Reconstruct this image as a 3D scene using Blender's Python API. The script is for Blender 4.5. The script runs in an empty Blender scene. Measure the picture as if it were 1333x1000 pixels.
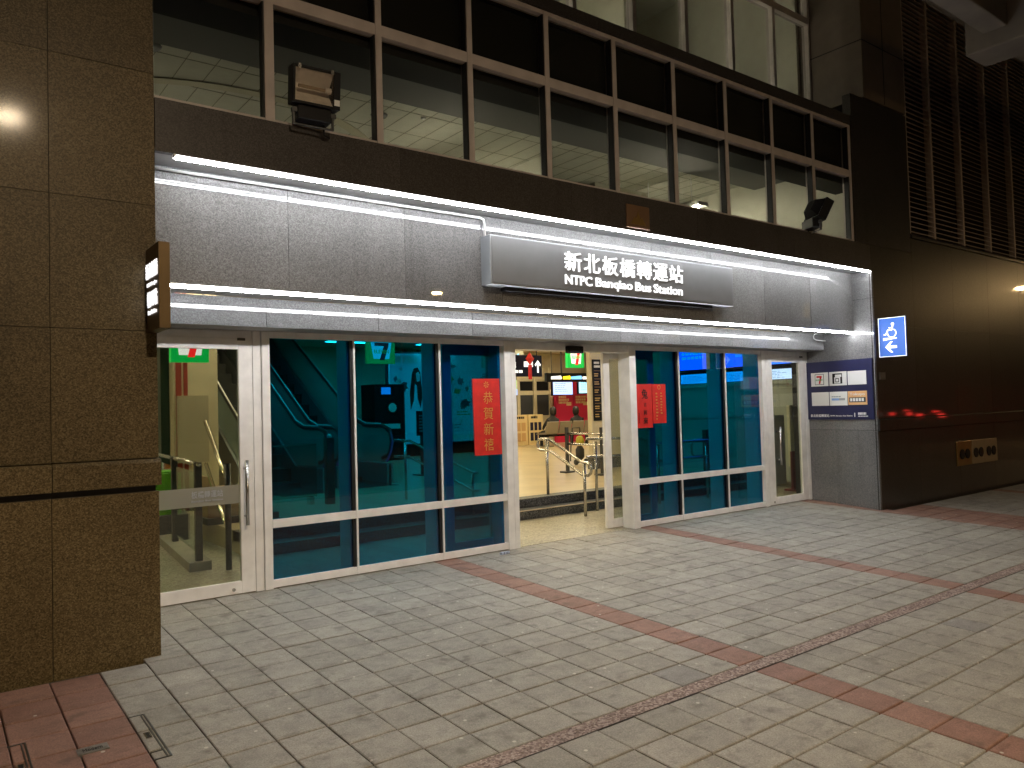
import bpy, bmesh, math, random
from mathutils import Vector, Matrix, Euler
random.seed(7)
R = math.radians
sc = bpy.context.scene
COL = sc.collection

# ------------------------------------------------------------------ camera
YAW, PITCH, ROLL, FPX = 0.652002, 0.0312053, -0.0276654, 1008.813
f0 = Vector((math.sin(YAW), math.cos(YAW), 0)); r0 = Vector((math.cos(YAW), -math.sin(YAW), 0)); u0 = Vector((0, 0, 1))
fw = f0*math.cos(PITCH) + u0*math.sin(PITCH); up = u0*math.cos(PITCH) - f0*math.sin(PITCH)
rt = r0*math.cos(ROLL) + up*math.sin(ROLL); up = up*math.cos(ROLL) - r0*math.sin(ROLL)
cam = bpy.data.cameras.new('camera'); camo = bpy.data.objects.new('camera', cam); COL.objects.link(camo)
camo.matrix_world = Matrix(((rt.x, up.x, -fw.x, 0), (rt.y, up.y, -fw.y, 0), (rt.z, up.z, -fw.z, 1.424), (0, 0, 0, 1)))
cam.sensor_fit = 'HORIZONTAL'; cam.sensor_width = 36; cam.lens = 36*FPX/1333
cam.clip_start = .05; cam.clip_end = 900
sc.camera = camo
# ------------------------------------------------------------------ night sky, moon, exposure
w = bpy.data.worlds.new('World'); sc.world = w; w.use_nodes = True
nt = w.node_tree; nt.nodes.clear()
sky = nt.nodes.new('ShaderNodeTexSky'); sky.sky_type = 'NISHITA'; sky.sun_disc = False
sky.sun_elevation = R(4); sky.sun_rotation = R(200)
bg = nt.nodes.new('ShaderNodeBackground'); bg.inputs[1].default_value = .0012
wo = nt.nodes.new('ShaderNodeOutputWorld'); nt.links.new(sky.outputs[0], bg.inputs[0]); nt.links.new(bg.outputs[0], wo.inputs[0])
sl = bpy.data.lights.new('moon', 'SUN'); sl.energy = .006; sl.angle = R(.5); sl.color = (1, .93, .85)
so = bpy.data.objects.new('moon', sl); COL.objects.link(so); so.rotation_euler = (R(50), 0, R(-20)); so.location = (0, -10, 30)
vs = sc.view_settings; vs.view_transform = 'Standard'; vs.look = 'None'; vs.exposure = .32; vs.gamma = 1; vs.use_curve_mapping = False
cy = sc.cycles; cy.use_denoising = True; cy.max_bounces = 9; cy.transparent_max_bounces = 24; cy.glossy_bounces = 4
cy.diffuse_bounces = 4; cy.sample_clamp_indirect = 8; cy.caustics_reflective = False; cy.caustics_refractive = False
LED = 62.0          # radiance of the white tube lights
HALL = 30.0          # radiance of the hall's ceiling panels
LAMP = 1800.0       # radiance of the street lamp's discharge bulb
F2 = 115.0            # radiance of the tubes on the upper floors

# ------------------------------------------------------------------ helpers
WL = {}
def mat(name, col, rough=.5, metal=0., spec=.5, coat=0., coatr=.05, emit=0., ecol=None, var=0., vscale=6., bump=0., bscale=60., vcol=None):
    m = bpy.data.materials.new(name); m.use_nodes = True; t = m.node_tree; b = t.nodes['Principled BSDF']
    b.inputs['Base Color'].default_value = (*col, 1); b.inputs['Roughness'].default_value = rough; b.inputs['Metallic'].default_value = metal
    b.inputs['Specular IOR Level'].default_value = spec; b.inputs['Coat Weight'].default_value = coat; b.inputs['Coat Roughness'].default_value = coatr
    if emit:
        b.inputs['Emission Color'].default_value = (*(ecol or col), 1); b.inputs['Emission Strength'].default_value = emit
    if var or bump:
        g = t.nodes.new('ShaderNodeNewGeometry')
        if var:
            n = t.nodes.new('ShaderNodeTexNoise'); n.inputs['Scale'].default_value = vscale; n.inputs['Detail'].default_value = 5
            t.links.new(g.outputs['Position'], n.inputs['Vector'])
            mx = t.nodes.new('ShaderNodeMix'); mx.data_type = 'RGBA'
            c2 = vcol or tuple(c*(1-var) for c in col)
            mx.inputs[6].default_value = (*[min(1, c*(1+var*.6)) for c in col], 1); mx.inputs[7].default_value = (*c2, 1)
            cr = t.nodes.new('ShaderNodeMapRange'); cr.inputs[1].default_value = .35; cr.inputs[2].default_value = .68
            t.links.new(n.outputs[0], cr.inputs[0]); t.links.new(cr.outputs[0], mx.inputs[0]); t.links.new(mx.outputs[2], b.inputs['Base Color'])
        if bump:
            n2 = t.nodes.new('ShaderNodeTexNoise'); n2.inputs['Scale'].default_value = bscale; n2.inputs['Detail'].default_value = 3
            t.links.new(g.outputs['Position'], n2.inputs['Vector'])
            bp = t.nodes.new('ShaderNodeBump'); bp.inputs['Strength'].default_value = bump; bp.inputs['Distance'].default_value = .004
            t.links.new(n2.outputs[0], bp.inputs['Height']); t.links.new(bp.outputs[0], b.inputs['Normal'])
    return m

def granite(name, dark, mid, light, rough=.45, coat=.5, coatr=.06, scale=70., spec=.3):
    m = bpy.data.materials.new(name); m.use_nodes = True; t = m.node_tree; b = t.nodes['Principled BSDF']; N = t.nodes.new; L = t.links.new
    g = N('ShaderNodeNewGeometry')
    v = N('ShaderNodeTexVoronoi'); v.inputs['Scale'].default_value = scale; L(g.outputs['Position'], v.inputs['Vector'])
    s = N('ShaderNodeSeparateColor'); L(v.outputs['Color'], s.inputs[0])
    n = N('ShaderNodeTexNoise'); n.inputs['Scale'].default_value = scale*.55; n.inputs['Detail'].default_value = 4; L(g.outputs['Position'], n.inputs['Vector'])
    a = N('ShaderNodeMath'); a.operation = 'MULTIPLY_ADD'; a.inputs[1].default_value = .55; L(s.outputs[0], a.inputs[0])
    k = N('ShaderNodeMath'); k.operation = 'MULTIPLY'; k.inputs[1].default_value = .45; L(n.outputs[0], k.inputs[0]); L(k.outputs[0], a.inputs[2])
    r = N('ShaderNodeValToRGB'); e = r.color_ramp.elements
    e[0].position = .22; e[0].color = (*dark, 1); e[1].position = .82; e[1].color = (*light, 1)
    x = e.new(.5); x.color = (*mid, 1); L(a.outputs[0], r.inputs[0])
    big = N('ShaderNodeTexNoise'); big.inputs['Scale'].default_value = 1.7; big.inputs['Detail'].default_value = 4; L(g.outputs['Position'], big.inputs['Vector'])
    mr = N('ShaderNodeMapRange'); mr.inputs[1].default_value = .3; mr.inputs[2].default_value = .7; mr.inputs[3].default_value = .86; mr.inputs[4].default_value = 1.1; L(big.outputs[0], mr.inputs[0])
    mu = N('ShaderNodeMix'); mu.data_type = 'RGBA'; mu.blend_type = 'MULTIPLY'; mu.inputs[0].default_value = 1; L(r.outputs[0], mu.inputs[6]); L(mr.outputs[0], mu.inputs[7])
    oi = N('ShaderNodeObjectInfo'); tr_ = N('ShaderNodeMapRange'); tr_.inputs[3].default_value = .86; tr_.inputs[4].default_value = 1.12; L(oi.outputs['Random'], tr_.inputs[0])
    m2 = N('ShaderNodeMix'); m2.data_type = 'RGBA'; m2.blend_type = 'MULTIPLY'; m2.inputs[0].default_value = 1; L(mu.outputs[2], m2.inputs[6]); L(tr_.outputs[0], m2.inputs[7])
    st = N('ShaderNodeTexNoise'); st.inputs['Scale'].default_value = 1.0; st.inputs['Detail'].default_value = 6; mp = N('ShaderNodeMapping'); mp.inputs['Scale'].default_value = (9, 9, .7)
    L(g.outputs['Position'], mp.inputs['Vector']); L(mp.outputs[0], st.inputs['Vector'])
    sr = N('ShaderNodeMapRange'); sr.inputs[1].default_value = .58; sr.inputs[2].default_value = .75; sr.inputs[3].default_value = 1; sr.inputs[4].default_value = .8; L(st.outputs[0], sr.inputs[0])
    m3 = N('ShaderNodeMix'); m3.data_type = 'RGBA'; m3.blend_type = 'MULTIPLY'; m3.inputs[0].default_value = 1; L(m2.outputs[2], m3.inputs[6]); L(sr.outputs[0], m3.inputs[7])
    L(m3.outputs[2], b.inputs['Base Color']); b.inputs['Roughness'].default_value = rough; b.inputs['Specular IOR Level'].default_value = spec
    b.inputs['Coat Weight'].default_value = coat; b.inputs['Coat Roughness'].default_value = coatr
    return m

def glass(name, tint, ior=1.5, boost=1.0):
    m = bpy.data.materials.new(name); m.use_nodes = True; t = m.node_tree; t.nodes.clear(); N = t.nodes.new; L = t.links.new
    o = N('ShaderNodeOutputMaterial'); mx = N('ShaderNodeMixShader'); tr = N('ShaderNodeBsdfTransparent'); gl = N('ShaderNodeBsdfGlossy')
    tr.inputs[0].default_value = (*tint, 1); gl.inputs['Roughness'].default_value = .0; gl.inputs['Color'].default_value = (.95, .97, 1, 1)
    fr = N('ShaderNodeLayerWeight'); fr.inputs[0].default_value = .5; r0_ = ((ior-1)/(ior+1))**2
    pw = N('ShaderNodeMath'); pw.operation = 'POWER'; pw.inputs[1].default_value = 5; L(fr.outputs['Facing'], pw.inputs[0])
    ml = N('ShaderNodeMath'); ml.operation = 'MULTIPLY_ADD'; ml.inputs[1].default_value = (1-r0_)*boost; ml.inputs[2].default_value = r0_*boost; ml.use_clamp = True
    L(pw.outputs[0], ml.inputs[0]); L(ml.outputs[0], mx.inputs[0]); L(tr.outputs[0], mx.inputs[1]); L(gl.outputs[0], mx.inputs[2]); L(mx.outputs[0], o.inputs[0])
    return m

class MB:
    def __init__(s): s.v = []; s.f = []; s.mi = []
    def add(s, vs, fs, mi=0):
        o = len(s.v); s.v += [Vector(v) for v in vs]; s.f += [[i+o for i in f] for f in fs]; s.mi += [mi]*len(fs); return s
    def box(s, x0, x1, y0, y1, z0, z1, mi=0, M=None):
        vs = [Vector((x, y, z)) for z in (z0, z1) for y in (y0, y1) for x in (x0, x1)]
        if M: vs = [M @ v for v in vs]
        return s.add(vs, [(0, 2, 3, 1), (4, 5, 7, 6), (0, 1, 5, 4), (2, 6, 7, 3), (0, 4, 6, 2), (1, 3, 7, 5)], mi)
    def prism(s, poly, axis, a, b, mi=0):
        n = len(poly)
        def P(p, t): return {'x': (t, p[0], p[1]), 'y': (p[0], t, p[1]), 'z': (p[0], p[1], t)}[axis]
        vs = [P(p, a) for p in poly] + [P(p, b) for p in poly]
        fs = [tuple(range(n))[::-1], tuple(range(n, 2*n))] + [(i, (i+1) % n, n+(i+1) % n, n+i) for i in range(n)]
        return s.add(vs, fs, mi)
    def tube(s, pts, r, n=8, mi=0, cap=True):
        pts = [Vector(p) for p in pts]; rs = r if isinstance(r, (list, tuple)) else [r]*len(pts)
        rings = []; ref = None
        for i, p in enumerate(pts):
            d = (pts[min(i+1, len(pts)-1)] - pts[max(i-1, 0)]).normalized()
            if ref is None:
                ref = d.orthogonal().normalized()
            ref = (ref - d*ref.dot(d)).normalized(); b = d.cross(ref)
            rings.append([p + (ref*math.cos(6.28319*k/n) + b*math.sin(6.28319*k/n))*rs[i] for k in range(n)])
        vs = [v for g in rings for v in g]; fs = []
        for i in range(len(pts)-1):
            for k in range(n):
                a = i*n+k; b2 = i*n+(k+1) % n; fs.append((a, b2, b2+n, a+n))
        if cap: fs += [tuple(range(n))[::-1], tuple(range((len(pts)-1)*n, len(pts)*n))]
        return s.add(vs, fs, mi)
    def lathe(s, c, prof, n=16, mi=0, bot=True):
        vs = []; fs = []
        for (r, z) in prof:
            for k in range(n):
                a = 6.28319*k/n; vs.append((c[0]+r*math.cos(a), c[1]+r*math.sin(a), c[2]+z))
        for i in range(len(prof)-1):
            for k in range(n):
                a = i*n+k; b = i*n+(k+1) % n; fs.append((a, b, b+n, a+n))
        fs += ([tuple(range(n))[::-1]] if bot else []) + [tuple(range((len(prof)-1)*n, len(prof)*n))]
        return s.add(vs, fs, mi)
    def quad(s, o, ex, ez, x0, x1, z0, z1, d=.002, mi=0):
        """a thin slab lying on a plane: o origin, ex/ez axes, thickness d along ex x ez"""
        o = Vector(o); ex = Vector(ex); ez = Vector(ez); nn = ex.cross(ez)
        vs = [o+ex*x+ez*z+nn*t for t in (0, d) for z in (z0, z1) for x in (x0, x1)]
        return s.add(vs, [(0, 2, 3, 1), (4, 5, 7, 6), (0, 1, 5, 4), (2, 6, 7, 3), (0, 4, 6, 2), (1, 3, 7, 5)], mi)
    def poly(s, o, ex, ez, pts, d=.002, mi=0):
        o = Vector(o); ex = Vector(ex); ez = Vector(ez); nn = ex.cross(ez); n = len(pts)
        vs = [o+ex*p[0]+ez*p[1] for p in pts] + [o+ex*p[0]+ez*p[1]+nn*d for p in pts]
        return s.add(vs, [tuple(range(n))[::-1], tuple(range(n, 2*n))]+[(i, (i+1) % n, n+(i+1) % n, n+i) for i in range(n)], mi)
    def mesh(s, name, mats, origin=(0, 0, 0), smooth=False):
        o = Vector(origin); me = bpy.data.meshes.new(name); me.from_pydata([v-o for v in s.v], [], s.f)
        for m in (mats if isinstance(mats, (list, tuple)) else [mats]): me.materials.append(m)
        me.polygons.foreach_set('material_index', s.mi)
        if smooth: me.polygons.foreach_set('use_smooth', [True]*len(me.polygons))
        me.update(); return me

def put(o, name, parent=None, **p):
    COL.objects.link(o)
    if parent is not None:
        o.parent = parent; o.location = Vector(o.location) - WL[parent.name]
        WL[o.name] = Vector(o.location) + WL[parent.name]
    else: WL[o.name] = Vector(o.location)
    for k, v in p.items(): o[k] = v
    return o
def part(name, mb, m, parent, smooth=False, bev=0, **p):
    o = bpy.data.objects.new(name, mb.mesh(name, m, (0, 0, 0), smooth)); put(o, name, parent, **p); bevel(o, bev); return o
def bevel(o, w):
    if w:
        b = o.modifiers.new('bevel', 'BEVEL'); b.width = w; b.segments = 2; b.limit_method = 'ANGLE'
def thing(name, label, cat, loc, group=None):
    o = bpy.data.objects.new(name, None); o.location = loc; o.empty_display_size = .2
    put(o, name, None, label=label, category=cat)
    if group: o['group'] = group
    return o
def single(name, mb, m, label, cat, group=None, smooth=False, bev=0):
    xs = [v.x for v in mb.v]; ys = [v.y for v in mb.v]; zs = [v.z for v in mb.v]
    c = Vector(((min(xs)+max(xs))/2, (min(ys)+max(ys))/2, min(zs)))
    o = bpy.data.objects.new(name, mb.mesh(name, m, c, smooth)); o.location = c; put(o, name, None, label=label, category=cat)
    if group: o['group'] = group
    bevel(o, bev); return o
def struct(name, mb, m, parent=None, **p):
    o = bpy.data.objects.new(name, mb.mesh(name, m)); return put(o, name, parent, kind='structure', **p)

def glyphs(body, bold=0., extrude=0., sp=1.0):
    c = bpy.data.curves.new('t', 'FONT'); c.body = body; c.size = 1; c.offset = bold; c.extrude = extrude; c.space_character = sp
    c.resolution_u = 3
    o = bpy.data.objects.new('t', c); COL.objects.link(o)
    dg = bpy.context.evaluated_depsgraph_get(); me = bpy.data.meshes.new_from_object(o.evaluated_get(dg))
    vs = [v.co.copy() for v in me.vertices]; fs = [list(p.vertices) for p in me.polygons]
    bpy.data.objects.remove(o); bpy.data.curves.remove(c); bpy.data.meshes.remove(me)
    return vs, fs
def write(mb, body, o, ex, ez, x0, x1, z0, z1, bold=0., d=.004, mi=0):
    """writing fitted to a rectangle on a plane"""
    vs, fs = glyphs(body, bold, .5)
    if not vs: return mb
    ax = min(v.x for v in vs); bx = max(v.x for v in vs); ay = min(v.y for v in vs); by = max(v.y for v in vs)
    o = Vector(o); ex = Vector(ex); ez = Vector(ez); nn = ex.cross(ez)
    out = [o + ex*(x0+(v.x-ax)/(bx-ax)*(x1-x0)) + ez*(z0+(v.y-ay)/(by-ay)*(z1-z0)) + nn*((v.z+.5)*d) for v in vs]
    return mb.add(out, fs, mi)
def lines(mb, o, ex, ez, x0, x1, z0, z1, rows, d=.002, mi=0, fill=.55, seed=1):
    """illegible small print: rows of short dashes"""
    rnd = random.Random(seed); h = (z1-z0)/rows
    for i in range(rows):
        x = x0; zz = z1-(i+1)*h
        end = x0+(x1-x0)*rnd.uniform(.6, 1)
        while x < end-.01*(x1-x0):
            wd = min((x1-x0)*rnd.uniform(.06, .22), end-x)
            mb.quad(o, ex, ez, x, x+wd, zz+h*(1-fill)/2, zz+h*(1+fill)/2, d, mi); x += wd+(x1-x0)*.035
    return mb
EX, EZ = Vector((1, 0, 0)), Vector((0, 0, 1))        # on a wall that faces the street: ex x ez = -Y, out of the wall
LX, LZ = Vector((0, -1, 0)), Vector((0, 0, 1))       # on a face that looks towards -X
def arc(c, r, a0, a1, n, ax=Vector((1, 0, 0)), ay=Vector((0, 0, 1))):
    return [Vector(c)+ax*(r*math.cos(a0+(a1-a0)*i/n))+ay*(r*math.sin(a0+(a1-a0)*i/n)) for i in range(n+1)]

# ------------------------------------------------------------------ materials
GRAN = granite('granite grey', (.125, .125, .127), (.188, .188, .19), (.275, .275, .28), .45, 1.0, .012, 150)
GRANB = granite('granite brown', (.056, .041, .018), (.108, .080, .038), (.185, .147, .082), .45, .06, .09, 150, .2)
GRAND = granite('granite black', (.015, .013, .012), (.031, .027, .025), (.055, .049, .045), .32, .5, .035, 150)
GRANS = granite('granite spandrel', (.030, .027, .027), (.046, .042, .042), (.072, .066, .066), .45, .12, .2, 150)
SOFF = mat('soffit stone', (.32, .32, .32), .5, var=.15)
WHITE = mat('white aluminium', (.87, .86, .845), .38, var=.09, vscale=7, spec=.4)
GASK = mat('black gasket', (.01, .01, .012), .5)
BRZ = mat('dull rose aluminium', (.52, .47, .455), .42, metal=.0, spec=.5, var=.12)
BLUE = glass('blue glass', (.025, .40, .62), 1.5, 1.2)
CLEAR = glass('door glass', (.73, .76, .73), 1.5, 1.0)
WIN2 = glass('upper window glass', (.84, .84, .82), 1.5, .35)
def milky(name, col, fac):
    m = mat(name, col, .3); t_ = m.node_tree; x = t_.nodes.new('ShaderNodeMixShader'); y = t_.nodes.new('ShaderNodeBsdfTransparent'); x.inputs[0].default_value = fac
    y.inputs[0].default_value = (.85, .92, .9, 1); t_.links.new(y.outputs[0], x.inputs[1]); t_.links.new(t_.nodes['Principled BSDF'].outputs[0], x.inputs[2]); t_.links.new(x.outputs[0], t_.nodes['Material Output'].inputs[0]); return m
BALU2 = milky('greenish balustrade panel', (.40, .48, .45), .5)
BALU = glass('balustrade glass', (.80, .90, .86), 1.45, .9)
STEEL = mat('brushed steel', (.55, .54, .52), .25, metal=1)
DSTEEL = mat('dark steel', (.075, .075, .075), .4, metal=.5)
BLACK = mat('black paint', (.008, .008, .010), .45, spec=.2)
SILV = mat('silver sign face', (.20, .205, .215), .42, metal=.1, var=.05)
SIGNEDGE = mat('sign side', (.30, .32, .34), .4, metal=.4)
LEDM = mat('led tube', (1, 1, 1), .4, emit=LED, ecol=(.97, .985, 1))
LETM = mat('lit letters', (1, 1, 1), .4, emit=.8, ecol=(1, 1, 1))
CHAN = mat('aluminium channel', (.55, .55, .55), .4, metal=.6)
RED = mat('red banner paper', (.64, .022, .016), .55, var=.12, vscale=14, bump=.25, bscale=25)
GOLD = mat('gold ink', (.72, .42, .10), .35, metal=.3)
INK = mat('black ink', (.012, .01, .01), .5)
NAVY = mat('navy sign', (.022, .024, .085), .4, var=.1)
PWHITE = mat('white panel', (.82, .82, .82), .45)
PRED = mat('red print', (.62, .02, .03), .45)
PGREEN = mat('green print', (.02, .32, .07), .45)
PORANGE = mat('peach print', (.85, .50, .24), .45)
SBLUE = mat('blue sign', (.04, .16, .62), .4, emit=.22, ecol=(.03, .17, .8))
PGREY = mat('grey print', (.35, .37, .40), .5)
PLBLUE = mat('pale blue print', (.25, .42, .75), .5)
CREAM = mat('cream wall', (.62, .55, .40), .6, var=.06)
CREAMC = mat('cream ceiling', (.57, .56, .47), .7, var=.05)
GREYC = mat('grey soffit', (.15, .15, .145), .7)
DARKC = mat('painted ceiling shade', (.010, .010, .010), .7)  # near-black colour in place of the shade on the upper ceiling
HALLF = mat('hall floor', (.52, .42, .25), .28, var=.12, vscale=2.2, spec=.5)
ENTF = granite('entrance floor', (.22, .20, .15), (.36, .33, .25), (.50, .47, .38), .4, .12, .2, 60)
STEPM = granite('step granite', (.03, .032, .034), (.085, .09, .095), (.2, .2, .21), .45, .1, .2, 80)
CONC = mat('concrete', (.15, .125, .10), .8, var=.2, vscale=2.5, bump=.3)
ASPH = mat('asphalt', (.05, .05, .05), .85, var=.2, bump=.4)
GROUT = mat('sand bed', (.085, .075, .06), .9, var=.35, vscale=9)
PANELL = mat('ceiling light panel', (1, 1, 1), .5, emit=HALL, ecol=(1, .84, .52))
TUBE2 = mat('fluorescent tube', (1, 1, 1), .5, emit=F2, ecol=(1, .93, .72))
BULB = mat('discharge bulb', (1, .8, .5), .5, emit=LAMP, ecol=(1, .77, .50))
TAIL = mat('tail light', (.6, .02, .02), .4, emit=8, ecol=(1, .04, .03))
HEADL = mat('lamp lens', (1, .9, .8), .4, emit=40, ecol=(1, .93, .8))
RUBBER = mat('black rubber', (.02, .02, .02), .5, spec=.6)
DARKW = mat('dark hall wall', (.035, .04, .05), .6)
CARD = mat('cardboard', (.38, .26, .15), .8, var=.1)
SKIN = mat('skin', (.55, .36, .26), .55)
HAIR = mat('black hair', (.012, .011, .011), .45)
CLOTH = mat('dark cloth', (.03, .03, .035), .8)
BRASS = mat('bronze sheet', (.30, .20, .075), .33, metal=.75, var=.15)
PINK = mat('magenta wall panel', (.66, .02, .09), .5)
SCRL = mat('lilac screen', (.3, .4, .8), .3, emit=1.15, ecol=(.36, .50, 1))
SCRC = mat('cyan screen', (.3, .6, .8), .3, emit=1.2, ecol=(.35, .72, .95))
SCRB = mat('blue screen', (.02, .05, .5), .3, emit=3.2, ecol=(.02, .16, 1))
SCRW = mat('timetable screen', (.5, .6, .9), .3, emit=1.7, ecol=(.42, .62, 1))
LIT = mat('lit sign white', (1, 1, 1), .4, emit=.85, ecol=(1, 1, .96))
LITY = mat('lit sign yellow', (1, .8, .02), .4, emit=1.3, ecol=(1, .72, .02))
LITB = mat('lit sign blue', (.2, .5, 1), .4, emit=1.2, ecol=(.2, .55, 1))
LITG = mat('lit sign green', (.02, .6, .1), .4, emit=.55, ecol=(.0, .62, .09))
LITR = mat('lit sign red', (.8, .02, .02), .4, emit=1.0, ecol=(.9, .02, .02))
ADM = mat('lightbox advertisement', (.55, .8, .85), .4, emit=.22, ecol=(.50, .85, .9))
CHAIRM = mat('taupe seat', (.26, .22, .17), .5)

def paving(name, c1, c2, stain):
    m = bpy.data.materials.new(name); m.use_nodes = True; t = m.node_tree; b = t.nodes['Principled BSDF']; N = t.nodes.new; L = t.links.new
    g = N('ShaderNodeNewGeometry'); oi = N('ShaderNodeObjectInfo')
    ad = N('ShaderNodeMath'); ad.operation = 'ADD'; L(g.outputs['Random Per Island'], ad.inputs[0]); L(oi.outputs['Random'], ad.inputs[1])
    fr = N('ShaderNodeMath'); fr.operation = 'FRACT'; L(ad.outputs[0], fr.inputs[0])
    mx = N('ShaderNodeMix'); mx.data_type = 'RGBA'; mx.inputs[6].default_value = (*c1, 1); mx.inputs[7].default_value = (*c2, 1); L(fr.outputs[0], mx.inputs[0])
    def noise(scale, det, lo, hi, a, bb, rg=.6):
        n = N('ShaderNodeTexNoise'); n.inputs['Scale'].default_value = scale; n.inputs['Detail'].default_value = det; n.inputs['Roughness'].default_value = rg
        L(g.outputs['Position'], n.inputs['Vector'])
        r = N('ShaderNodeMapRange'); r.inputs[1].default_value = lo; r.inputs[2].default_value = hi; r.inputs[3].default_value = a; r.inputs[4].default_value = bb
        L(n.outputs[0], r.inputs[0]); return r.outputs[0]
    def mul(c, fac):
        q = N('ShaderNodeMix'); q.data_type = 'RGBA'; q.blend_type = 'MULTIPLY'; q.inputs[0].default_value = 1; L(c, q.inputs[6]); L(fac, q.inputs[7]); return q.outputs[2]
    def to(c, col, fac):
        q = N('ShaderNodeMix'); q.data_type = 'RGBA'; q.inputs[7].default_value = (*col, 1); L(c, q.inputs[6]); L(fac, q.inputs[0]); return q.outputs[2]
    c = mul(mx.outputs[2], noise(.9, 5, .3, .7, .88, 1.1))
    c = mul(c, noise(9, 6, .3, .72, .78, 1.16, .7))
    c = mul(c, noise(140, 3, .3, .7, .72, 1.24))
    mp = N('ShaderNodeMapping'); mp.inputs['Scale'].default_value = (5, 16, 1); L(g.outputs['Position'], mp.inputs['Vector'])
    sm_ = N('ShaderNodeTexNoise'); sm_.inputs['Scale'].default_value = 1; sm_.inputs['Detail'].default_value = 6; sm_.inputs['Roughness'].default_value = .65; L(mp.outputs[0], sm_.inputs['Vector'])
    sr_ = N('ShaderNodeMapRange'); sr_.inputs[1].default_value = .56; sr_.inputs[2].default_value = .74; sr_.inputs[3].default_value = 1.03; sr_.inputs[4].default_value = .66; L(sm_.outputs[0], sr_.inputs[0]); c = mul(c, sr_.outputs[0])
    c = to(c, stain, noise(6.5, 7, .57, .70, 0, .7))                 # dark worn patches
    c = to(c, (.52, .49, .42), noise(17, 7, .62, .74, 0, .5, .75))    # pale scuffs
    v = N('ShaderNodeTexVoronoi'); v.inputs['Scale'].default_value = 7.5; v.inputs['Randomness'].default_value = 1; L(g.outputs['Position'], v.inputs['Vector'])
    vr = N('ShaderNodeMapRange'); vr.inputs[1].default_value = .085; vr.inputs[2].default_value = .06; vr.inputs[3].default_value = 0; vr.inputs[4].default_value = .85; L(v.outputs['Distance'], vr.inputs[0])
    c = to(c, (.60, .57, .50), vr.outputs[0])                          # spat gum
    L(c, b.inputs['Base Color']); b.inputs['Roughness'].default_value = .66; b.inputs['Specular IOR Level'].default_value = .38
    n2 = N('ShaderNodeTexNoise'); n2.inputs['Scale'].default_value = 160; n2.inputs['Detail'].default_value = 3; L(g.outputs['Position'], n2.inputs['Vector'])
    bp = N('ShaderNodeBump'); bp.inputs['Strength'].default_value = .35; bp.inputs['Distance'].default_value = .003; L(n2.outputs[0], bp.inputs['Height']); L(bp.outputs[0], b.inputs['Normal'])
    return m
TILEG = paving('grey paver', (.305, .288, .252), (.36, .342, .302), (.14, .13, .11))
TILED = paving('dark grey paver', (.25, .24, .225), (.28, .27, .255), (.14, .13, .12))
TILER = paving('red paver', (.255, .142, .108), (.31, .18, .14), (.13, .08, .06))
PEBB = granite('washed pebble', (.12, .08, .07), (.26, .19, .165), (.45, .37, .33), .7, 0, .2, 95)

# ------------------------------------------------------------------ ground: paved forecourt falling to the street
SLOPE, YG, YF = .0380221, 6.31, 5.19
gz = lambda y: SLOPE*(y-YG)
mb = MB()
mb.add([(-60, -3, gz(-3)-.028), (90, -3, gz(-3)-.028), (90, 6.33, gz(6.33)-.028), (-60, 6.33, gz(6.33)-.028)], [(0, 1, 2, 3)])
pave = struct('pavement', mb, GROUT)
kerb = MB().box(-60, 90, -3.3, -3.003, gz(-3)-.3, gz(-3)-.004); struct('kerb', kerb, CONC)
road = MB(); road.add([(-300, -400, -.53), (300, -400, -.53), (300, -3.2, -.53), (-300, -3.2, -.53)], [(0, 1, 2, 3)]); struct('road', road, ASPH)
PX, PY, X0, YT, YB = .2515, .2462, .82, 2.889, 2.785
def tile_mesh(m, w, h, nm):
    g = .0034; c = .005; a = w/2-g; b = h/2-g*1.5; t = MB()
    vs = [(-a, -b, -.03), (a, -b, -.03), (a, b, -.03), (-a, b, -.03), (-a, -b, -.003), (a, -b, -.003), (a, b, -.003), (-a, b, -.003),
          (-a+c, -b+c, 0), (a-c, -b+c, 0), (a-c, b-c, 0), (-a+c, b-c, 0)]
    fs = [(0, 1, 5, 4), (1, 2, 6, 5), (2, 3, 7, 6), (3, 0, 4, 7), (4, 5, 9, 8), (5, 6, 10, 9), (6, 7, 11, 10), (7, 4, 8, 11), (8, 9, 10, 11)]
    t.add(vs, fs); return t, t.mesh(nm, m)
TD, meD = tile_mesh(TILED, PX, PY, 'dark_paver'); TG, meG = tile_mesh(TILEG, PX, PY, 'paver'); TR, meR = tile_mesh(TILER, PX, PY, 'red_paver')
cells = []
def scr(x, y, z):
    d = Vector((x, y, z-1.424)); q = d.dot(fw)
    return (666.5+FPX*d.dot(rt)/q, 500-FPX*d.dot(up)/q, q) if q > .2 else None
rows = [YT+PY*(j+.5) for j in range(0, 14)] + [YB-PY*(j+.5) for j in range(0, 22)]
for y in rows:
    for k in range(-20, 78):
        x = X0+PX*(k+.5)
        if y > YF and (x < 1.05 or x > 10.05): continue
        if y+PY/2 > YG+.03: continue
        s = scr(x, y, gz(y))
        seen = s and -20 < s[0] < 1353 and s[1] < 1015
        red = k in (12, 23) or k < 0 or (36 <= k <= 39 and y > 3) or (k == 49)
        dk = not red and (abs(x-5.834) < PX/2 and abs(y-2.425) < PY/2 or abs(x-3.46) < PX/2 and abs(y-3.02) < PY/2)
        cells.append((s[2] if seen else 1e3+abs(x)+abs(y), x, y, 1 if red else 2 if dk else 0))
cells.sort()
rest = MB()
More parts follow.
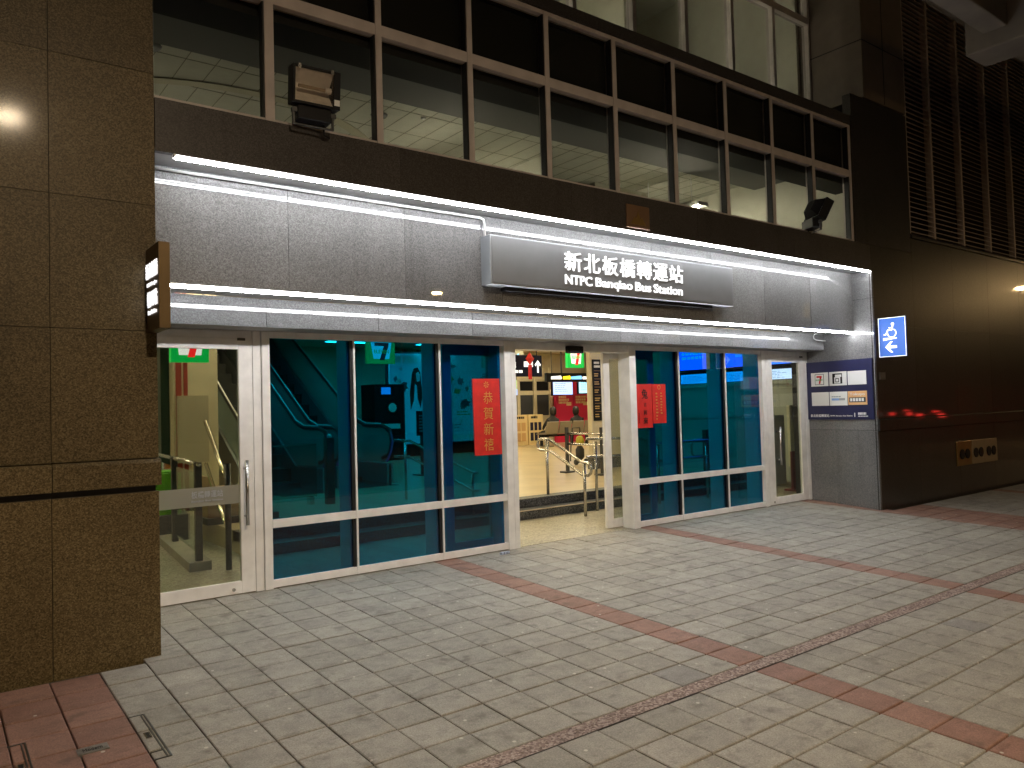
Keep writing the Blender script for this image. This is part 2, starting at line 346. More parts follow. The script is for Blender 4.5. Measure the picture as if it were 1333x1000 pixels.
for n, (q, x, y, red) in enumerate(cells):
    rx = R(random.uniform(-.22, .22))+math.atan(SLOPE); ry = R(random.uniform(-.22, .22)); rz = R(random.uniform(-.35, .35))
    z = gz(y)+random.uniform(-.002, .0015)
    if n < 300:
        o = bpy.data.objects.new(('paver', 'red_paver', 'dark_paver')[red], (meG, meR, meD)[red]); o.location = (x, y, z); o.rotation_euler = (rx, ry, rz); put(o, o.name, pave)
    else:
        M = Matrix.Translation((x, y, z)) @ Euler((rx, ry, rz)).to_matrix().to_4x4(); src = TG
        rest.add([M @ v for v in src.v], src.f, red)
part('far_pavers', rest, [TILEG, TILER, TILED], pave, kind='stuff')
ch = MB(); ch.add([(-9, YB+.004, gz(YB)-.002), (26, YB+.004, gz(YB)-.002), (26, YT-.004, gz(YT)-.002), (-9, YT-.004, gz(YT)-.002)], [(0, 1, 2, 3)])
part('pebble_strip', ch, PEBB, pave)
# ------------------------------------------------------------------ the station building
B = thing('station_building', 'dark granite bus station front with glazed ground floor and lit strip lights', 'building', (5.6, 5.6, 0))
def slab(name, x0, x1, y0, y1, z0, z1, m, parent=B, g=.003, bev=0): return part(name, MB().box(x0+g, x1-g, y0, y1, z0+g, z1-g), m, parent, bev=bev)
# left pillar: backing and cladding slabs
part('pillar_core', MB().box(-9, 1.165, 5.225, 6.4, -.2, 9), GASK, B)
cols = [-6.3, -5.15, -4.0, -2.85, -1.7, -.55, .598, 1.178]
for i in range(7):
    for z0, z1 in ((-.15, .972), (1.178, 1.967), (1.967, 2.758), (2.758, 3.6), (3.6, 4.45), (4.45, 5.3), (5.3, 6.15), (6.15, 7.0)):
        slab('granite_slab', cols[i], cols[i+1], YF, 5.225, z0, z1, GRANB, g=.0018)
    part('granite_ledge', MB().prism([(YF-.035, 1.012), (YF-.035, 1.150), (YF-.02, 1.172), (5.225, 1.176), (5.225, 1.012)], 'x', cols[i]+.002, cols[i+1]-.002+(.008 if i == 6 else 0)), GRANB, B)
# beam over the entrance (dark) and set-back granite bands
xs = [1.18, 2.94, 4.70, 6.46, 8.22, 9.972]
for a, b in zip(xs, xs[1:]): slab('spandrel_slab', a, b, YF, 5.24, 3.112, 3.455, GRANS, g=.0012)
part('spandrel_core', MB().box(1.2, 11.0, 5.245, 5.56, 3.135, 3.44), GASK, B)
part('upper_soffit', MB().box(1.18, 10.0, 5.196, 5.54, 3.118, 3.134), SOFF, B)
xj = [1.18, 2.16, 3.14, 4.12, 5.10, 6.08, 7.06, 8.04, 9.02, 10.03]
for a, b in zip(xj, xj[1:]): slab('granite_panel', a, b, 5.50, 5.53, 2.336, 3.117, GRAN, g=.0018)
part('panel_core', MB().box(1.18, 10.02, 5.535, 6.1, 2.36, 3.1), GASK, B)
part('lower_soffit', MB().box(1.18, 10.1, 5.503, 5.985, 2.339, 2.355), SOFF, B)
xl = xj[:-1]+[10.115]
for a, b in zip(xl, xl[1:]): slab('granite_panel', a, b, 5.985, 6.015, 2.112, 2.338, GRAN, g=.0018)
part('lintel_core', MB().box(1.18, 10.1, 6.02, 6.5, 2.13, 2.335), GASK, B)
part('lintel_soffit', MB().box(1.18, 10.13, 5.99, 6.36, 2.114, 2.128), SOFF, B)
# splayed return wall on the right, granite slabs
A2, B2 = Vector((9.97, 5.19, 0)), Vector((10.16, 6.31, 0)); D2 = (B2-A2).normalized(); N2 = Vector((-D2.y, D2.x, 0)); LEN2 = (B2-A2).length
def ret(name, s0, s1, z0, z1, m, d0=0., d1=.03, parent=B):
    b = MB(); vs = [A2+D2*s+N2*(-t)+EZ*z for z in (z0, z1) for t in (d0, d1) for s in (s0, s1)]
    b.add(vs, [(0, 2, 3, 1), (4, 5, 7, 6), (0, 1, 5, 4), (2, 6, 7, 3), (0, 4, 6, 2), (1, 3, 7, 5)]); return part(name, b, m, parent)
for s0, s1, z0, z1 in ((.002, LEN2+.1, -.12, .998), (.002, LEN2+.1, 1.002, 2.748), (.002, .42, 2.752, 3.112)):
    ret('granite_slab', s0, s1, z0, z1, GRAN)
# dark polished wall to the right
part('wall_core', MB().box(10.25, 60, 5.235, 6.6, -.25, 3.68), GASK, B)
wx = [9.972, 11.1, 12.35, 13.6, 14.85, 16.1, 17.35, 18.6, 19.85, 21.1, 24, 28, 34, 42, 60]
for a, b in zip(wx, wx[1:]):
    slab('polished_slab', a, b, YF, 5.225, -.2, .988, GRAND, g=.0015)
    slab('polished_slab', a, b, YF, 5.225, 1.152, 2.4, GRAND, g=.0015)
    slab('polished_slab', a, b, YF, 5.225, 2.4, 3.456 if a < 10 else 3.66, GRAND, g=.0015)
    part('granite_ledge', MB().prism([(YF-.03, .992), (YF-.03, 1.135), (YF-.022, 1.149), (5.225, 1.1495), (5.225, .992)], 'x', a+.001, b-.001), GRAND, B)
# pilaster above the return, upper block, louvre lintel
slab('pilaster_slab', 9.62, 11.1, YF, 5.3, 3.458, 5.40, GRAND, g=.001)
BROWNP = mat('brown metal panel', (.16, .125, .10), .5, var=.1)
part('upper_block', MB().box(9.97, 11.1, 5.192, 6.3, 5.43, 9), BROWNP, B)
for z in (6.2, 7.4): part('panel_joint', MB().box(9.964, 11.106, 5.188, 6.0, z, z+.012), GASK, B)
part('panel_joint', MB().box(10.52, 10.53, 5.188, 5.2, 5.44, 9), GASK, B)
part('parapet', MB().box(1.18, 9.968, 5.2, 5.9, 4.99, 5.105), GRANS, B)
part('upper_floor_edge', MB().box(1.18, 9.6, 5.3, 5.9, 4.93, 4.988), GASK, B)
# ---- second-floor window band
MUL = [1.175, 1.945, 2.79, 3.635, 4.475, 5.325, 6.18, 7.03, 7.885, 8.735, 9.59]
wb = part('window_band', MB().box(1.175, 9.6, 5.215, 5.30, 3.448, 3.478), BRZ, B)
def member(n, *a): return part(n, MB().box(*a), BRZ, wb, bev=.004)
member('top_rail', 1.175, 9.615, 5.212, 5.29, 4.945, 4.985); member('transom', 1.175, 9.615, 5.213, 5.29, 4.296, 4.385)
for i, x in enumerate(MUL[1:]):
    wd = .03 if i else .045
    member('mullion', x-wd, x+.022, 5.206, 5.31, 3.456, 4.975)
    part('gasket', MB().box(x-wd-.012, x-wd-.001, 5.214, 5.28, 3.48, 4.945), GASK, wb)
for a, b in zip(MUL, MUL[1:]):
    for z0, z1 in ((3.48, 4.294), (4.387, 4.944)):
        part('pane', MB().box(a+.024, b-.05, 5.262, 5.270, z0, z1), WIN2, wb)
# third floor windows, set back
MU3 = [1.0, 1.9, 2.8, 3.7, 4.6, 5.5, 6.41, 7.31, 8.21, 9.11, 9.965]
wc = part('set_back_window_band', MB().box(.9, 9.965, 5.93, 6.03, 5.106, 5.16), BRZ, B)
for x in MU3: part('mullion', MB().box(x-.03, x+.025, 5.93, 6.03, 5.165, 8.6), BRZ, wc)
part('transom', MB().box(.9, 9.94, 5.932, 6.03, 6.70, 6.79), BRZ, wc)
for a, b in zip(MU3, MU3[1:]):
    for z0, z1 in ((5.165, 6.698), (6.792, 8.6)): part('pane', MB().box(a+.026, b-.031, 5.99, 5.998, z0, z1), WIN2, wc)
# ---- rooms behind the upper windows
R2 = struct('upper_room_floor', MB().box(1.18, 10, 5.6, 12, 3.40, 3.44), GREYC)
struct('upper_room_ceiling', MB().box(.5, 10.2, 6.93, 12, 4.72, 4.76), CREAMC)
jm = MB()
for k in range(40): jm.box(1.16+.262*k, 1.166+.262*k, 6.95, 9.8, 4.7165, 4.7195)
for k in range(5): jm.box(.6, 10.1, 7.35+.6*k, 7.356+.6*k, 4.7165, 4.7195)
struct('upper_ceiling_joints', jm, mat('ceiling joint', (.22, .2, .15), .8))
struct('upper_soffit_band', MB().box(.5, 10.2, 5.66, 6.93, 4.60, 4.8), GREYC)
struct('ceiling_shade_box', MB().box(1.18, 10.0, 5.31, 5.65, 4.225, 4.92), DARKC)  # black box put in for the unlit ceiling near the glass
struct('upper_room_wall', MB().box(.5, 10.2, 11.9, 12.1, 3.4, 4.8).box(.4, .6, 5.6, 12, 3.4, 4.8).box(9.98, 10.1, 5.4, 12, 3.4, 4.8), CREAMC)
struct('upper_partition_wall', MB().box(6.45, 6.53, 7.6, 11.9, 3.4, 4.716).box(7.9, 9.0, 8.2, 8.3, 3.4, 4.716), CREAMC)
rg = MB(); rgp = arc((2.75, 9.9, 4.70), 2.2, R(180), R(360), 40, Vector((1, 0, 0)), Vector((0, 1, 0)))
rg.add([v for p in rgp for v in ((p.x, p.y, 4.706), (p.x, p.y, 4.7155), (p.x+(2.75-p.x)*.06, p.y+(9.9-p.y)*.06, 4.706), (p.x+(2.75-p.x)*.06, p.y+(9.9-p.y)*.06, 4.7155))], [f_ for i in range(40) for f_ in ((4*i, 4*i+4, 4*i+6, 4*i+2), (4*i, 4*i+1, 4*i+5, 4*i+4), (4*i+2, 4*i+6, 4*i+7, 4*i+3))])
single('ceiling_ring', rg, mat('ring paint', (.52, .49, .37), .7), 'shallow curved ring on the cream ceiling behind the left upper windows', 'ceiling ring')
for k, (x, y) in enumerate(((1.62, 7.25), (4.05, 7.6))):
    single('ceiling_vent', MB().lathe((x, y, 4.69), [(.05, 0), (.085, .004), (.095, .026)], 18), GREYC, ['round grey ceiling disc in the leftmost upper window', 'round grey ceiling disc behind the second mullion of the upper windows'][k], 'ceiling disc', smooth=True)
for k, (x, y) in enumerate(((2.6, 9.6), (5.4, 8.2), (8.6, 7.4))):
    t = MB().tube([(x-.1, y-.6, 4.12), (x+.1, y+.6, 4.12)], .018, 8); hb = MB().box(x-.1, x+.1, y-.6, y+.6, 4.15, 4.2)
    th = thing('tube_light', ['fluorescent tube light low behind the left upper windows', 'fluorescent tube light seen through the middle upper windows', 'fluorescent tube light behind the right upper windows'][k], 'ceiling light', (x, y, 4.1), 'tube lights on the upper floor')
    part('tube', t, TUBE2, th); part('housing', hb, PWHITE, th)
    part('rod', MB().tube([(x, y-.4, 4.2), (x, y-.4, 4.716)], .006, 6).tube([(x, y+.4, 4.2), (x, y+.4, 4.716)], .006, 6), PWHITE, th)
struct('top_room_ceiling', MB().box(.5, 9.96, 6.1, 12, 8.0, 8.1), CREAMC)
struct('top_room_wall', MB().box(.5, 9.96, 9.3, 9.4, 5.0, 8).box(9.9, 9.96, 6.1, 9.4, 5.0, 8).box(8.0, 8.1, 7.6, 9.3, 5, 8).box(6.9, 7.5, 8.6, 9.3, 5, 7.2), CREAMC)
for k, x in enumerate((4.5, 7.4)):
    th = thing('tube_light', ['fluorescent tube light behind the left windows of the top floor', 'fluorescent tube light behind the right windows of the top floor'][k], 'ceiling light', (x, 7.4, 6.0), 'tube lights on the top floor')
    part('tube', MB().tube([(x-.6, 7.4, 5.3), (x+.6, 7.4, 5.3)], .018, 8), TUBE2, th); part('housing', MB().box(x-.62, x+.62, 7.35, 7.45, 5.2, 5.27).box(x-.02, x+.02, 7.38, 7.42, 4.7, 5.2), PWHITE, th)
struct('top_room_floor', MB().box(.5, 9.96, 6.05, 12, 4.77, 5.0), GREYC)
# ---- louvre wall
LV = part('louvre_wall', MB().box(11.103, 60, 5.30, 5.5, 3.70, 10), GASK, B)
LVM = mat('louvre metal', (.46, .38, .34), .5, metal=.1)
rib = [11.12+.985*0]+[11.89+.982*i for i in range(0, 16)]
for x in rib: part('louvre_rib', MB().box(x-.025, x+.025, 5.2, 5.29, 3.735, 10), LVM, LV)
for a, b in zip(rib, rib[1:]):
    sm = MB(); z = 3.76
    while z < 9.4:
        sm.add([(a+.026, 5.205, z), (b-.026, 5.205, z), (b-.026, 5.285, z+.045), (a+.026, 5.285, z+.045),
                (a+.026, 5.205, z+.008), (b-.026, 5.205, z+.008), (b-.026, 5.285, z+.053), (a+.026, 5.285, z+.053)],
               [(0, 3, 2, 1), (4, 5, 6, 7), (0, 1, 5, 4)]); z += .072
    part('louvre_slats', sm, LVM, LV, kind='stuff')
part('louvre_sill', MB().prism([(5.17, 3.665), (5.17, 3.70), (5.19, 3.733), (5.29, 3.733), (5.29, 3.665)], 'x', 11.1, 60), GRAND, B)

# ------------------------------------------------------------------ ground-floor glazing
def window_set(xm, first, last):
    st = part('shop_window', MB().box(xm[0]-.002, xm[-1]+.002, 6.285, 6.345, .008, .072), WHITE, B, bev=.003)
    part('transom', MB().box(xm[0], xm[-1], 6.28, 6.345, .495, .563), WHITE, st, bev=.003)
    part('head_rail', MB().box(xm[0], xm[-1], 6.285, 6.345, 2.06, 2.112), WHITE, st)
    for i, x in enumerate(xm):
        if 0 < i < len(xm)-1:
            part('mullion', MB().box(x-.008, x+.008, 6.278, 6.33, .01, 2.11), WHITE, st)
            part('gasket', MB().box(x-.034, x-.0085, 6.292, 6.33, .073, 2.06), GASK, st)
        if i: part('fin', MB().box(x-.045, x-.012, 6.335, 6.545, .01, 2.11), WHITE, st)
    for a, b in zip(xm, xm[1:]):
        for z0, z1 in ((.073, .4945), (.5635, 2.0595)):
            part('pane', MB().box(a+.009, b-.035, 6.305, 6.315, z0, z1), BLUE, st)
    return st
window_set([2.29, 3.046, 3.935, 4.70], 0, 0)
window_set([6.61, 7.364, 8.265, 9.045], 0, 0)
def posts(spans):
    for a, b, y0, y1 in spans: part('door_post', MB().box(a+.002, b-.002, y0, y1, 0, 2.112), WHITE, B, bev=.003)
posts([(2.148, 2.218, 6.29, 6.36), (2.219, 2.289, 6.275, 6.36), (4.70, 4.785, 6.275, 6.36), (4.786, 4.85, 6.28, 6.40), (6.50, 6.609, 6.275, 6.46), (9.046, 9.10, 6.275, 6.36), (9.101, 9.16, 6.29, 6.36), (10.085, 10.165, 6.285, 6.36), (1.19, 1.26, 6.29, 6.36)])
part('door_header', MB().box(4.85, 6.50, 6.29, 6.44, 2.03, 2.112), WHITE, B)
part('door_sensor', MB().box(5.535, 5.745, 6.22, 6.29, 2.0, 2.078), BLACK, B, bev=.01)
def swing_door(x0, x1, glx0, glx1, hx, label):
    d = part('glass_door', MB().box(x0, glx0, 6.29, 6.335, .008, 2.045).box(glx1, x1, 6.29, 6.335, .008, 2.045).box(glx0, glx1, 6.29, 6.335, .008, .105).box(glx0, glx1, 6.29, 6.335, 1.96, 2.045), WHITE, B, bev=.003, label=label)
    part('pane', MB().box(glx0, glx1, 6.308, 6.318, .105, 1.96), CLEAR, d)
    part('handle', MB().tube([(hx, 6.225, .55), (hx, 6.225, 1.068)], .014, 10).tube([(hx, 6.225, .62), (hx-.0, 6.29, .62)], .009, 8).tube([(hx, 6.225, 1.0), (hx, 6.29, 1.0)], .009, 8), STEEL, d, smooth=True)
    part('handle', MB().tube([(hx, 6.40, .55), (hx, 6.40, 1.068)], .014, 10).tube([(hx, 6.40, .62), (hx, 6.335, .62)], .009, 8).tube([(hx, 6.40, 1.0), (hx, 6.335, 1.0)], .009, 8), STEEL, d, smooth=True)
    part('lock', MB().tube([(hx-.1, 6.29, .045), (hx-.1, 6.28, .045)], .014, 12), STEEL, d)
    part('closer', MB().box(x0+.05, x1-.15, 6.283, 6.29, 2.05, 2.10), WHITE, d)
    part('door_head', MB().box(x0, x1, 6.295, 6.36, 2.047, 2.112), WHITE, d)
    part('hinge', MB().box(x1-.12, x1-.06, 6.27, 6.285, 2.03, 2.05), DSTEEL, d)
    return d
dl = swing_door(1.262, 2.146, 1.36, 2.035, 2.068, 'left glass swing door with a frosted name strip')
swing_door(9.162, 10.083, 9.30, 9.955, 9.345, 'right glass swing door beside the navy sign')
FILM = mat('frosted film', (.36, .35, .29), .7); _t = FILM.node_tree; _b = _t.nodes['Principled BSDF']; _m = _t.nodes.new('ShaderNodeMixShader'); _x = _t.nodes.new('ShaderNodeBsdfTransparent'); _m.inputs[0].default_value = .62
_t.links.new(_x.outputs[0], _m.inputs[1]); _t.links.new(_b.outputs[0], _m.inputs[2]); _t.links.new(_m.outputs[0], _t.nodes['Material Output'].inputs[0])
fs = part('frosted_strip', MB().box(1.362, 2.034, 6.302, 6.3075, .725, .872), FILM, dl)
tx = MB(); write(tx, '板橋轉運站', (0, 6.3015, 0), EX, EZ, 1.66, 1.90, .79, .845, .01, .0015); write(tx, 'Banqiao Bus Station', (0, 6.3015, 0), EX, EZ, 1.66, 1.90, .757, .777, .02, .0015)
part('door_lettering', tx, PGREY, dl)
# sliding leaves, pushed open behind the windows
def leaf(x0, x1, label):
    d = part('sliding_door', MB().box(x0, x0+.10, 6.482, 6.525, .01, 2.06).box(x1-.10, x1, 6.482, 6.525, .01, 2.06).box(x0+.1, x1-.1, 6.482, 6.525, .01, .11).box(x0+.1, x1-.1, 6.482, 6.525, 1.97, 2.06), WHITE, B, bev=.003, label=label)
    part('pane', MB().box(x0+.1, x1-.1, 6.498, 6.508, .11, 1.97), CLEAR, d); return d
leaf(4.09, 5.0, 'left sliding door leaf, open behind the blue glass'); leaf(6.28, 7.13, 'right sliding door leaf, open behind the blue glass')
part('door_track', MB().box(4.0, 7.2, 6.46, 6.56, 2.062, 2.2), WHITE, B)

# ------------------------------------------------------------------ strip lights
def strip(name, label, x0, x1, y, z, n):
    t = thing(name, label, 'strip light', ((x0+x1)/2, y, z), 'strip lights along the facade')
    st = (x1-x0)/n
    for i in range(n):
        part('tube', MB().tube([(x0+st*i+.002, y, z), (x0+st*(i+1)-.002, y, z)], .0125, 10), LEDM, t)
        part('clip', MB().box(x0+st*i-.006, x0+st*i+.006, y-.014, y+.02, z-.0, z+.019), CHAN, t)
    part('channel', MB().box(x0-.01, x1+.01, y+.0135, y+.02, z-.0045, z+.0045).box(x0-.01, x1+.01, y-.012, y+.02, z+.0135, z+.021), CHAN, t)
    return t
strip('strip_light', 'upper white strip light under the dark beam', 1.30, 9.955, 5.205, 3.093, 8)
strip('strip_light', 'lower white strip light under the granite panels below the station sign', 1.185, 10.0, 5.508, 2.312, 8)
cd = MB().tube([(1.2, 5.475, 3.088), (3.88, 5.475, 3.088), (3.915, 5.475, 3.078), (3.925, 5.475, 3.045), (3.925, 5.475, 2.925)], .011, 8)
single('conduit', cd, PWHITE, 'white electrical conduit running along the granite to the station sign', 'conduit', smooth=True)
cb = MB().tube([(9.86, 5.93, 2.336), (9.80, 5.93, 2.33), (9.765, 5.93, 2.30), (9.775, 5.93, 2.265), (9.83, 5.93, 2.248), (9.99, 5.93, 2.243), (10.06, 5.93, 2.243)], .006, 6)
single('cable', cb, PWHITE, 'loose white cable looping at the right end of the lower strip light', 'cable', smooth=True)

# ------------------------------------------------------------------ station sign
S = thing('station_sign', 'long grey station name board with white Chinese and English lettering', 'sign', (5.565, 5.42, 2.494))
part('case', MB().box(3.89, 7.24, 5.352, 5.497, 2.494, 2.925), SIGNEDGE, S, bev=.006)
part('face', MB().box(3.905, 7.225, 5.345, 5.353, 2.508, 2.911), SILV, S)
for i, c in enumerate('新北板橋轉運站'):
    a = 4.722+i*.2397; t = MB(); write(t, c, (0, 5.345, 0), EX, EZ, a+.006, a+.216, 2.683, 2.864, .004, .010); part('character', t, LETM, S)
for wd_, a_, b_, c_ in (('NTPC', 4.728, 5.066, 2.556), ('Banqiao', 5.116, 5.612, 2.534), ('Bus', 5.655, 5.880, 2.556), ('Station', 5.922, 6.362, 2.556)):
    t = MB(); write(t, wd_, (0, 5.345, 0), EX, EZ, a_, b_, c_, 2.645, .013, .010); part('lettering', t, LETM, S)
part('bracket', MB().box(4.1, 6.95, 5.42, 5.498, 2.462, 2.494), BLACK, S)  # black strip standing for the shadow below the sign's back

# ------------------------------------------------------------------ projecting light box on the left pillar
S = thing('projecting_sign', 'narrow bronze projecting sign with glowing white lettering on the left pillar', 'sign', (1.148, 5.03, 1.955))
part('case', MB().box(1.116, 1.182, 4.868, 5.189, 1.955, 2.470), mat('dark bronze sheet', (.13, .085, .035), .4, metal=.55, var=.15), S, bev=.004)
O = (1.1155, 5.189, 0)
for tx_, a_, b_, c_, d_, bo in (('新北板橋', .02, .305, 2.275, 2.372, .01), ('NTPC Banqiao', .05, .285, 2.222, 2.25, .02), ('轉運站', .05, .295, 2.10, 2.196, .01), ('Bus Station', .07, .27, 2.055, 2.082, .02)):
    t = MB(); write(t, tx_, O, LX, LZ, a_, b_, c_, d_, bo, .006); part('lettering', t, LETM, S)

# ------------------------------------------------------------------ navy tenant board on the return wall
S = thing('tenant_board', 'navy board with six small white shop plates beside the right door', 'sign', A2+D2*.57-N2*(-.02)+EZ*1.144)
OR = A2+N2*.004     # face plane; ex runs from the back to the front edge
RX = -D2
t = MB().quad(OR, RX, EZ, -1.112, -.03, 1.144, 1.956, .018); part('board', t, NAVY, S)
OP = OR + RX.cross(EZ)*.0185
pl = [(1.025, .733, 1.612, 1.803), (.712, .428, 1.612, 1.803), (.409, .121, 1.614, 1.799), (1.025, .733, 1.337, 1.527), (.717, .429, 1.337, 1.527), (.417, .121, 1.342, 1.527)]
for i, (a, b, z0, z1) in enumerate(pl):
    p = part('plate', MB().quad(OP, RX, EZ, -a, -b, z0, z1, .006), PORANGE if i == 5 else PWHITE, S)
    O = OP + RX.cross(EZ)*.0065; wd = a-b; t = MB()
    if i == 0:
        t.quad(O, RX, EZ, -a+.07, -b-.07, z0+.02, z1-.02, .002, 0).quad(O, RX, EZ, -a+.077, -b-.077, z0+.027, z1-.027, .003, 1)
        t.poly(O, RX, EZ, [(-a+.10, z1-.045), (-a+.10, z1-.07), (-a+.155, z1-.07), (-a+.135, z0+.035), (-a+.16, z0+.035), (-a+.19, z1-.06), (-a+.19, z1-.045)], .004, 2)
        write(t, 'ELEVEN', O+RX.cross(EZ)*.004, RX, EZ, -a+.09, -b-.09, z0+.078, z0+.098, .02, .002, 3)
        part('logo', t, [DSTEEL, PWHITE, PRED, PGREEN], p)
    elif i == 1:
        t.quad(O, RX, EZ, -a+.055, -b-.07, z0+.025, z1-.025, .002, 0).quad(O, RX, EZ, -a+.10, -b-.08, z1-.075, z1-.04, .003, 1).quad(O, RX, EZ, -a+.085, -b-.1, z0+.03, z0+.115, .003, 1)
        t.quad(O, RX, EZ, -a+.105, -b-.12, z0+.045, z0+.10, .004, 0).quad(O, RX, EZ, -a+.115, -b-.13, z0+.055, z0+.09, .005, 1); part('logo', t, [BLACK, PWHITE], p)
    elif i == 4:
        lines(t, O, RX, EZ, -a+.035, -b-.035, z0+.115, z0+.13, 1, .002, 0, .9, 3); t.quad(O, RX, EZ, -a+.035, -b-.13, z0+.07, z0+.10, .002, 1).quad(O, RX, EZ, -a+.154, -b-.035, z0+.07, z0+.10, .002, 0); part('print', t, [PGREY, PLBLUE], p)
    elif i == 5:
        write(t, 'Tokuyo', O, RX, EZ, -a+.03, -b-.03, z0+.115, z1-.022, .01, .002, 0)
        t.quad(O, RX, EZ, -a+.02, -b-.02, z0+.035, z0+.10, .002, 1)
        for k in range(5): t.quad(O, RX, EZ, -a+.035+k*.045, -a+.07+k*.045, z0+.047, z0+.09, .003, 0)
        part('print', t, [PWHITE, DSTEEL], p)
t = MB(); OT = OP
write(t, '新北板橋轉運站', OT, RX, EZ, -1.058, -.74, 1.178, 1.218, .01, .002); part('lettering', t, PWHITE, S); t = MB(); write(t, 'NTPC Banqiao Bus Station', OT, RX, EZ, -.72, -.36, 1.182, 1.204, .01, .002); part('lettering', t, PWHITE, S); t = MB()
t.quad(OT, RX, EZ, -.33, -.318, 1.18, 1.235, .002); lines(t, OT, RX, EZ, -.27, -.095, 1.205, 1.24, 1, .002, 0, .9, 4); lines(t, OT, RX, EZ, -.27, -.095, 1.182, 1.195, 1, .002, 0, .9, 5)
part('print', t, PWHITE, S)

# ------------------------------------------------------------------ wheelchair flag sign
S = thing('wheelchair_sign', 'blue projecting sign with a white wheelchair on a ramp and a left arrow', 'sign', (10.05, 4.985, 1.957))
part('panel', MB().box(10.046, 10.066, 4.81, 5.165, 1.957, 2.470), SBLUE, S)
part('bracket', MB().box(10.05, 10.062, 5.165, 5.19, 2.05, 2.1).box(10.05, 10.062, 5.165, 5.19, 2.33, 2.38), STEEL, S)
O = Vector((10.0455, 5.165, 1.957)); H = .513; W = .355; t = MB()
e = .008
t.quad(O, LX, LZ, 0, W, 0, e, .002).quad(O, LX, LZ, 0, W, H-e, H, .002).quad(O, LX, LZ, 0, e, e, H-e, .002).quad(O, LX, LZ, W-e, W, e, H-e, .002)
part('border', t, LETM, S)
t = MB(); q = lambda u, v: (u, v)
def stroke(t, pts, r, mi=0): 
    for (a, b), (c, d) in zip(pts, pts[1:]):
        L_ = math.hypot(c-a, d-b); nx, ny = -(d-b)/L_*r, (c-a)/L_*r; ux, uy = (c-a)/L_*r*.6, (d-b)/L_*r*.6
        t.poly(O, LX, LZ, [(a-nx-ux, b-ny-uy), (c-nx+ux, d-ny+uy), (c+nx+ux, d+ny+uy), (a+nx-ux, b+ny-uy)], .003, mi)
t.poly(O, LX, LZ, [(.19+.02*math.cos(k*.5236), .425+.02*math.sin(k*.5236)) for k in range(12)], .003)
stroke(t, [(.19, .40), (.18, .352), (.125, .348), (.10, .295), (.075, .29)], .0075)
stroke(t, [(.182, .378), (.14, .378)], .0055)
stroke(t, [(.175+.055*math.cos(a), .308+.055*math.sin(a)) for a in [x*.36-3.3 for x in range(13)]], .0055)
t.poly(O, LX, LZ, [(.06, .215), (.24, .235), (.24, .245), (.06, .25)], .003)
part('wheelchair_symbol', t, LETM, S)
t = MB(); t.poly(O, LX, LZ, [(.085, .128), (.155, .20), (.185, .20), (.135, .145), (.235, .145), (.235, .111), (.135, .111), (.185, .056), (.155, .056)], .003)
part('arrow', t, LETM, S)
vt = MB().box(10.056, 10.208, 5.176, 5.19, 1.668, 1.764)
for k in range(3): vt.box(10.07+k*.045, 10.10+k*.045, 5.172, 5.176, 1.68, 1.752)
single('wall_vent', vt, mat('vent metal', (.16, .15, .14), .4, metal=.5), 'small square grille on the dark wall below the wheelchair sign', 'vent')
LBL = ['leftmost socket plate low on the dark wall', 'middle socket plate low on the dark wall', 'rightmost socket plate low on the dark wall']
for i, (a, b) in enumerate(((12.217, 12.72), (12.722, 13.17), (13.172, 13.65))):
    S = thing('socket_plate', LBL[i], 'socket plate', ((a+b)/2, 5.17, .38), 'socket plates on the dark wall')
    part('plate', MB().box(a, b, 5.174, 5.19, .38, .742), [BRASS, mat('dull plate', (.33, .27, .18), .4, metal=.4)][i > 0], S, bev=.004)
    for k in (0, 1):
        c = (a+b)/2-.09+k*.18; part('socket_cover', MB().poly((c, 5.1739, .55), EX, EZ, [(.075*math.cos(x*.5236), .075*math.sin(x*.5236)) for x in range(12)], .012), BLACK, S)
pq = single('wall_plaque', MB().box(5.393, 5.712, 5.176, 5.19, 3.135, 3.36), mat('bronze plaque', (.20, .12, .075), .45, metal=.4), 'square brown emblem plaque on the dark beam above the station sign', 'plaque', bev=.004)
t = MB(); O = Vector((5.55, 5.1755, 3.245)) - WL[pq.name]
t.poly((5.55, 5.1758, 3.245), EX, EZ, [(-.11, -.075), (-.05, 0), (-.03, -.02), (0, .06), (.03, -.02), (.05, 0), (.11, -.075)], .004)
o = bpy.data.objects.new('emblem', t.mesh('emblem', BRASS)); put(o, 'emblem', pq)

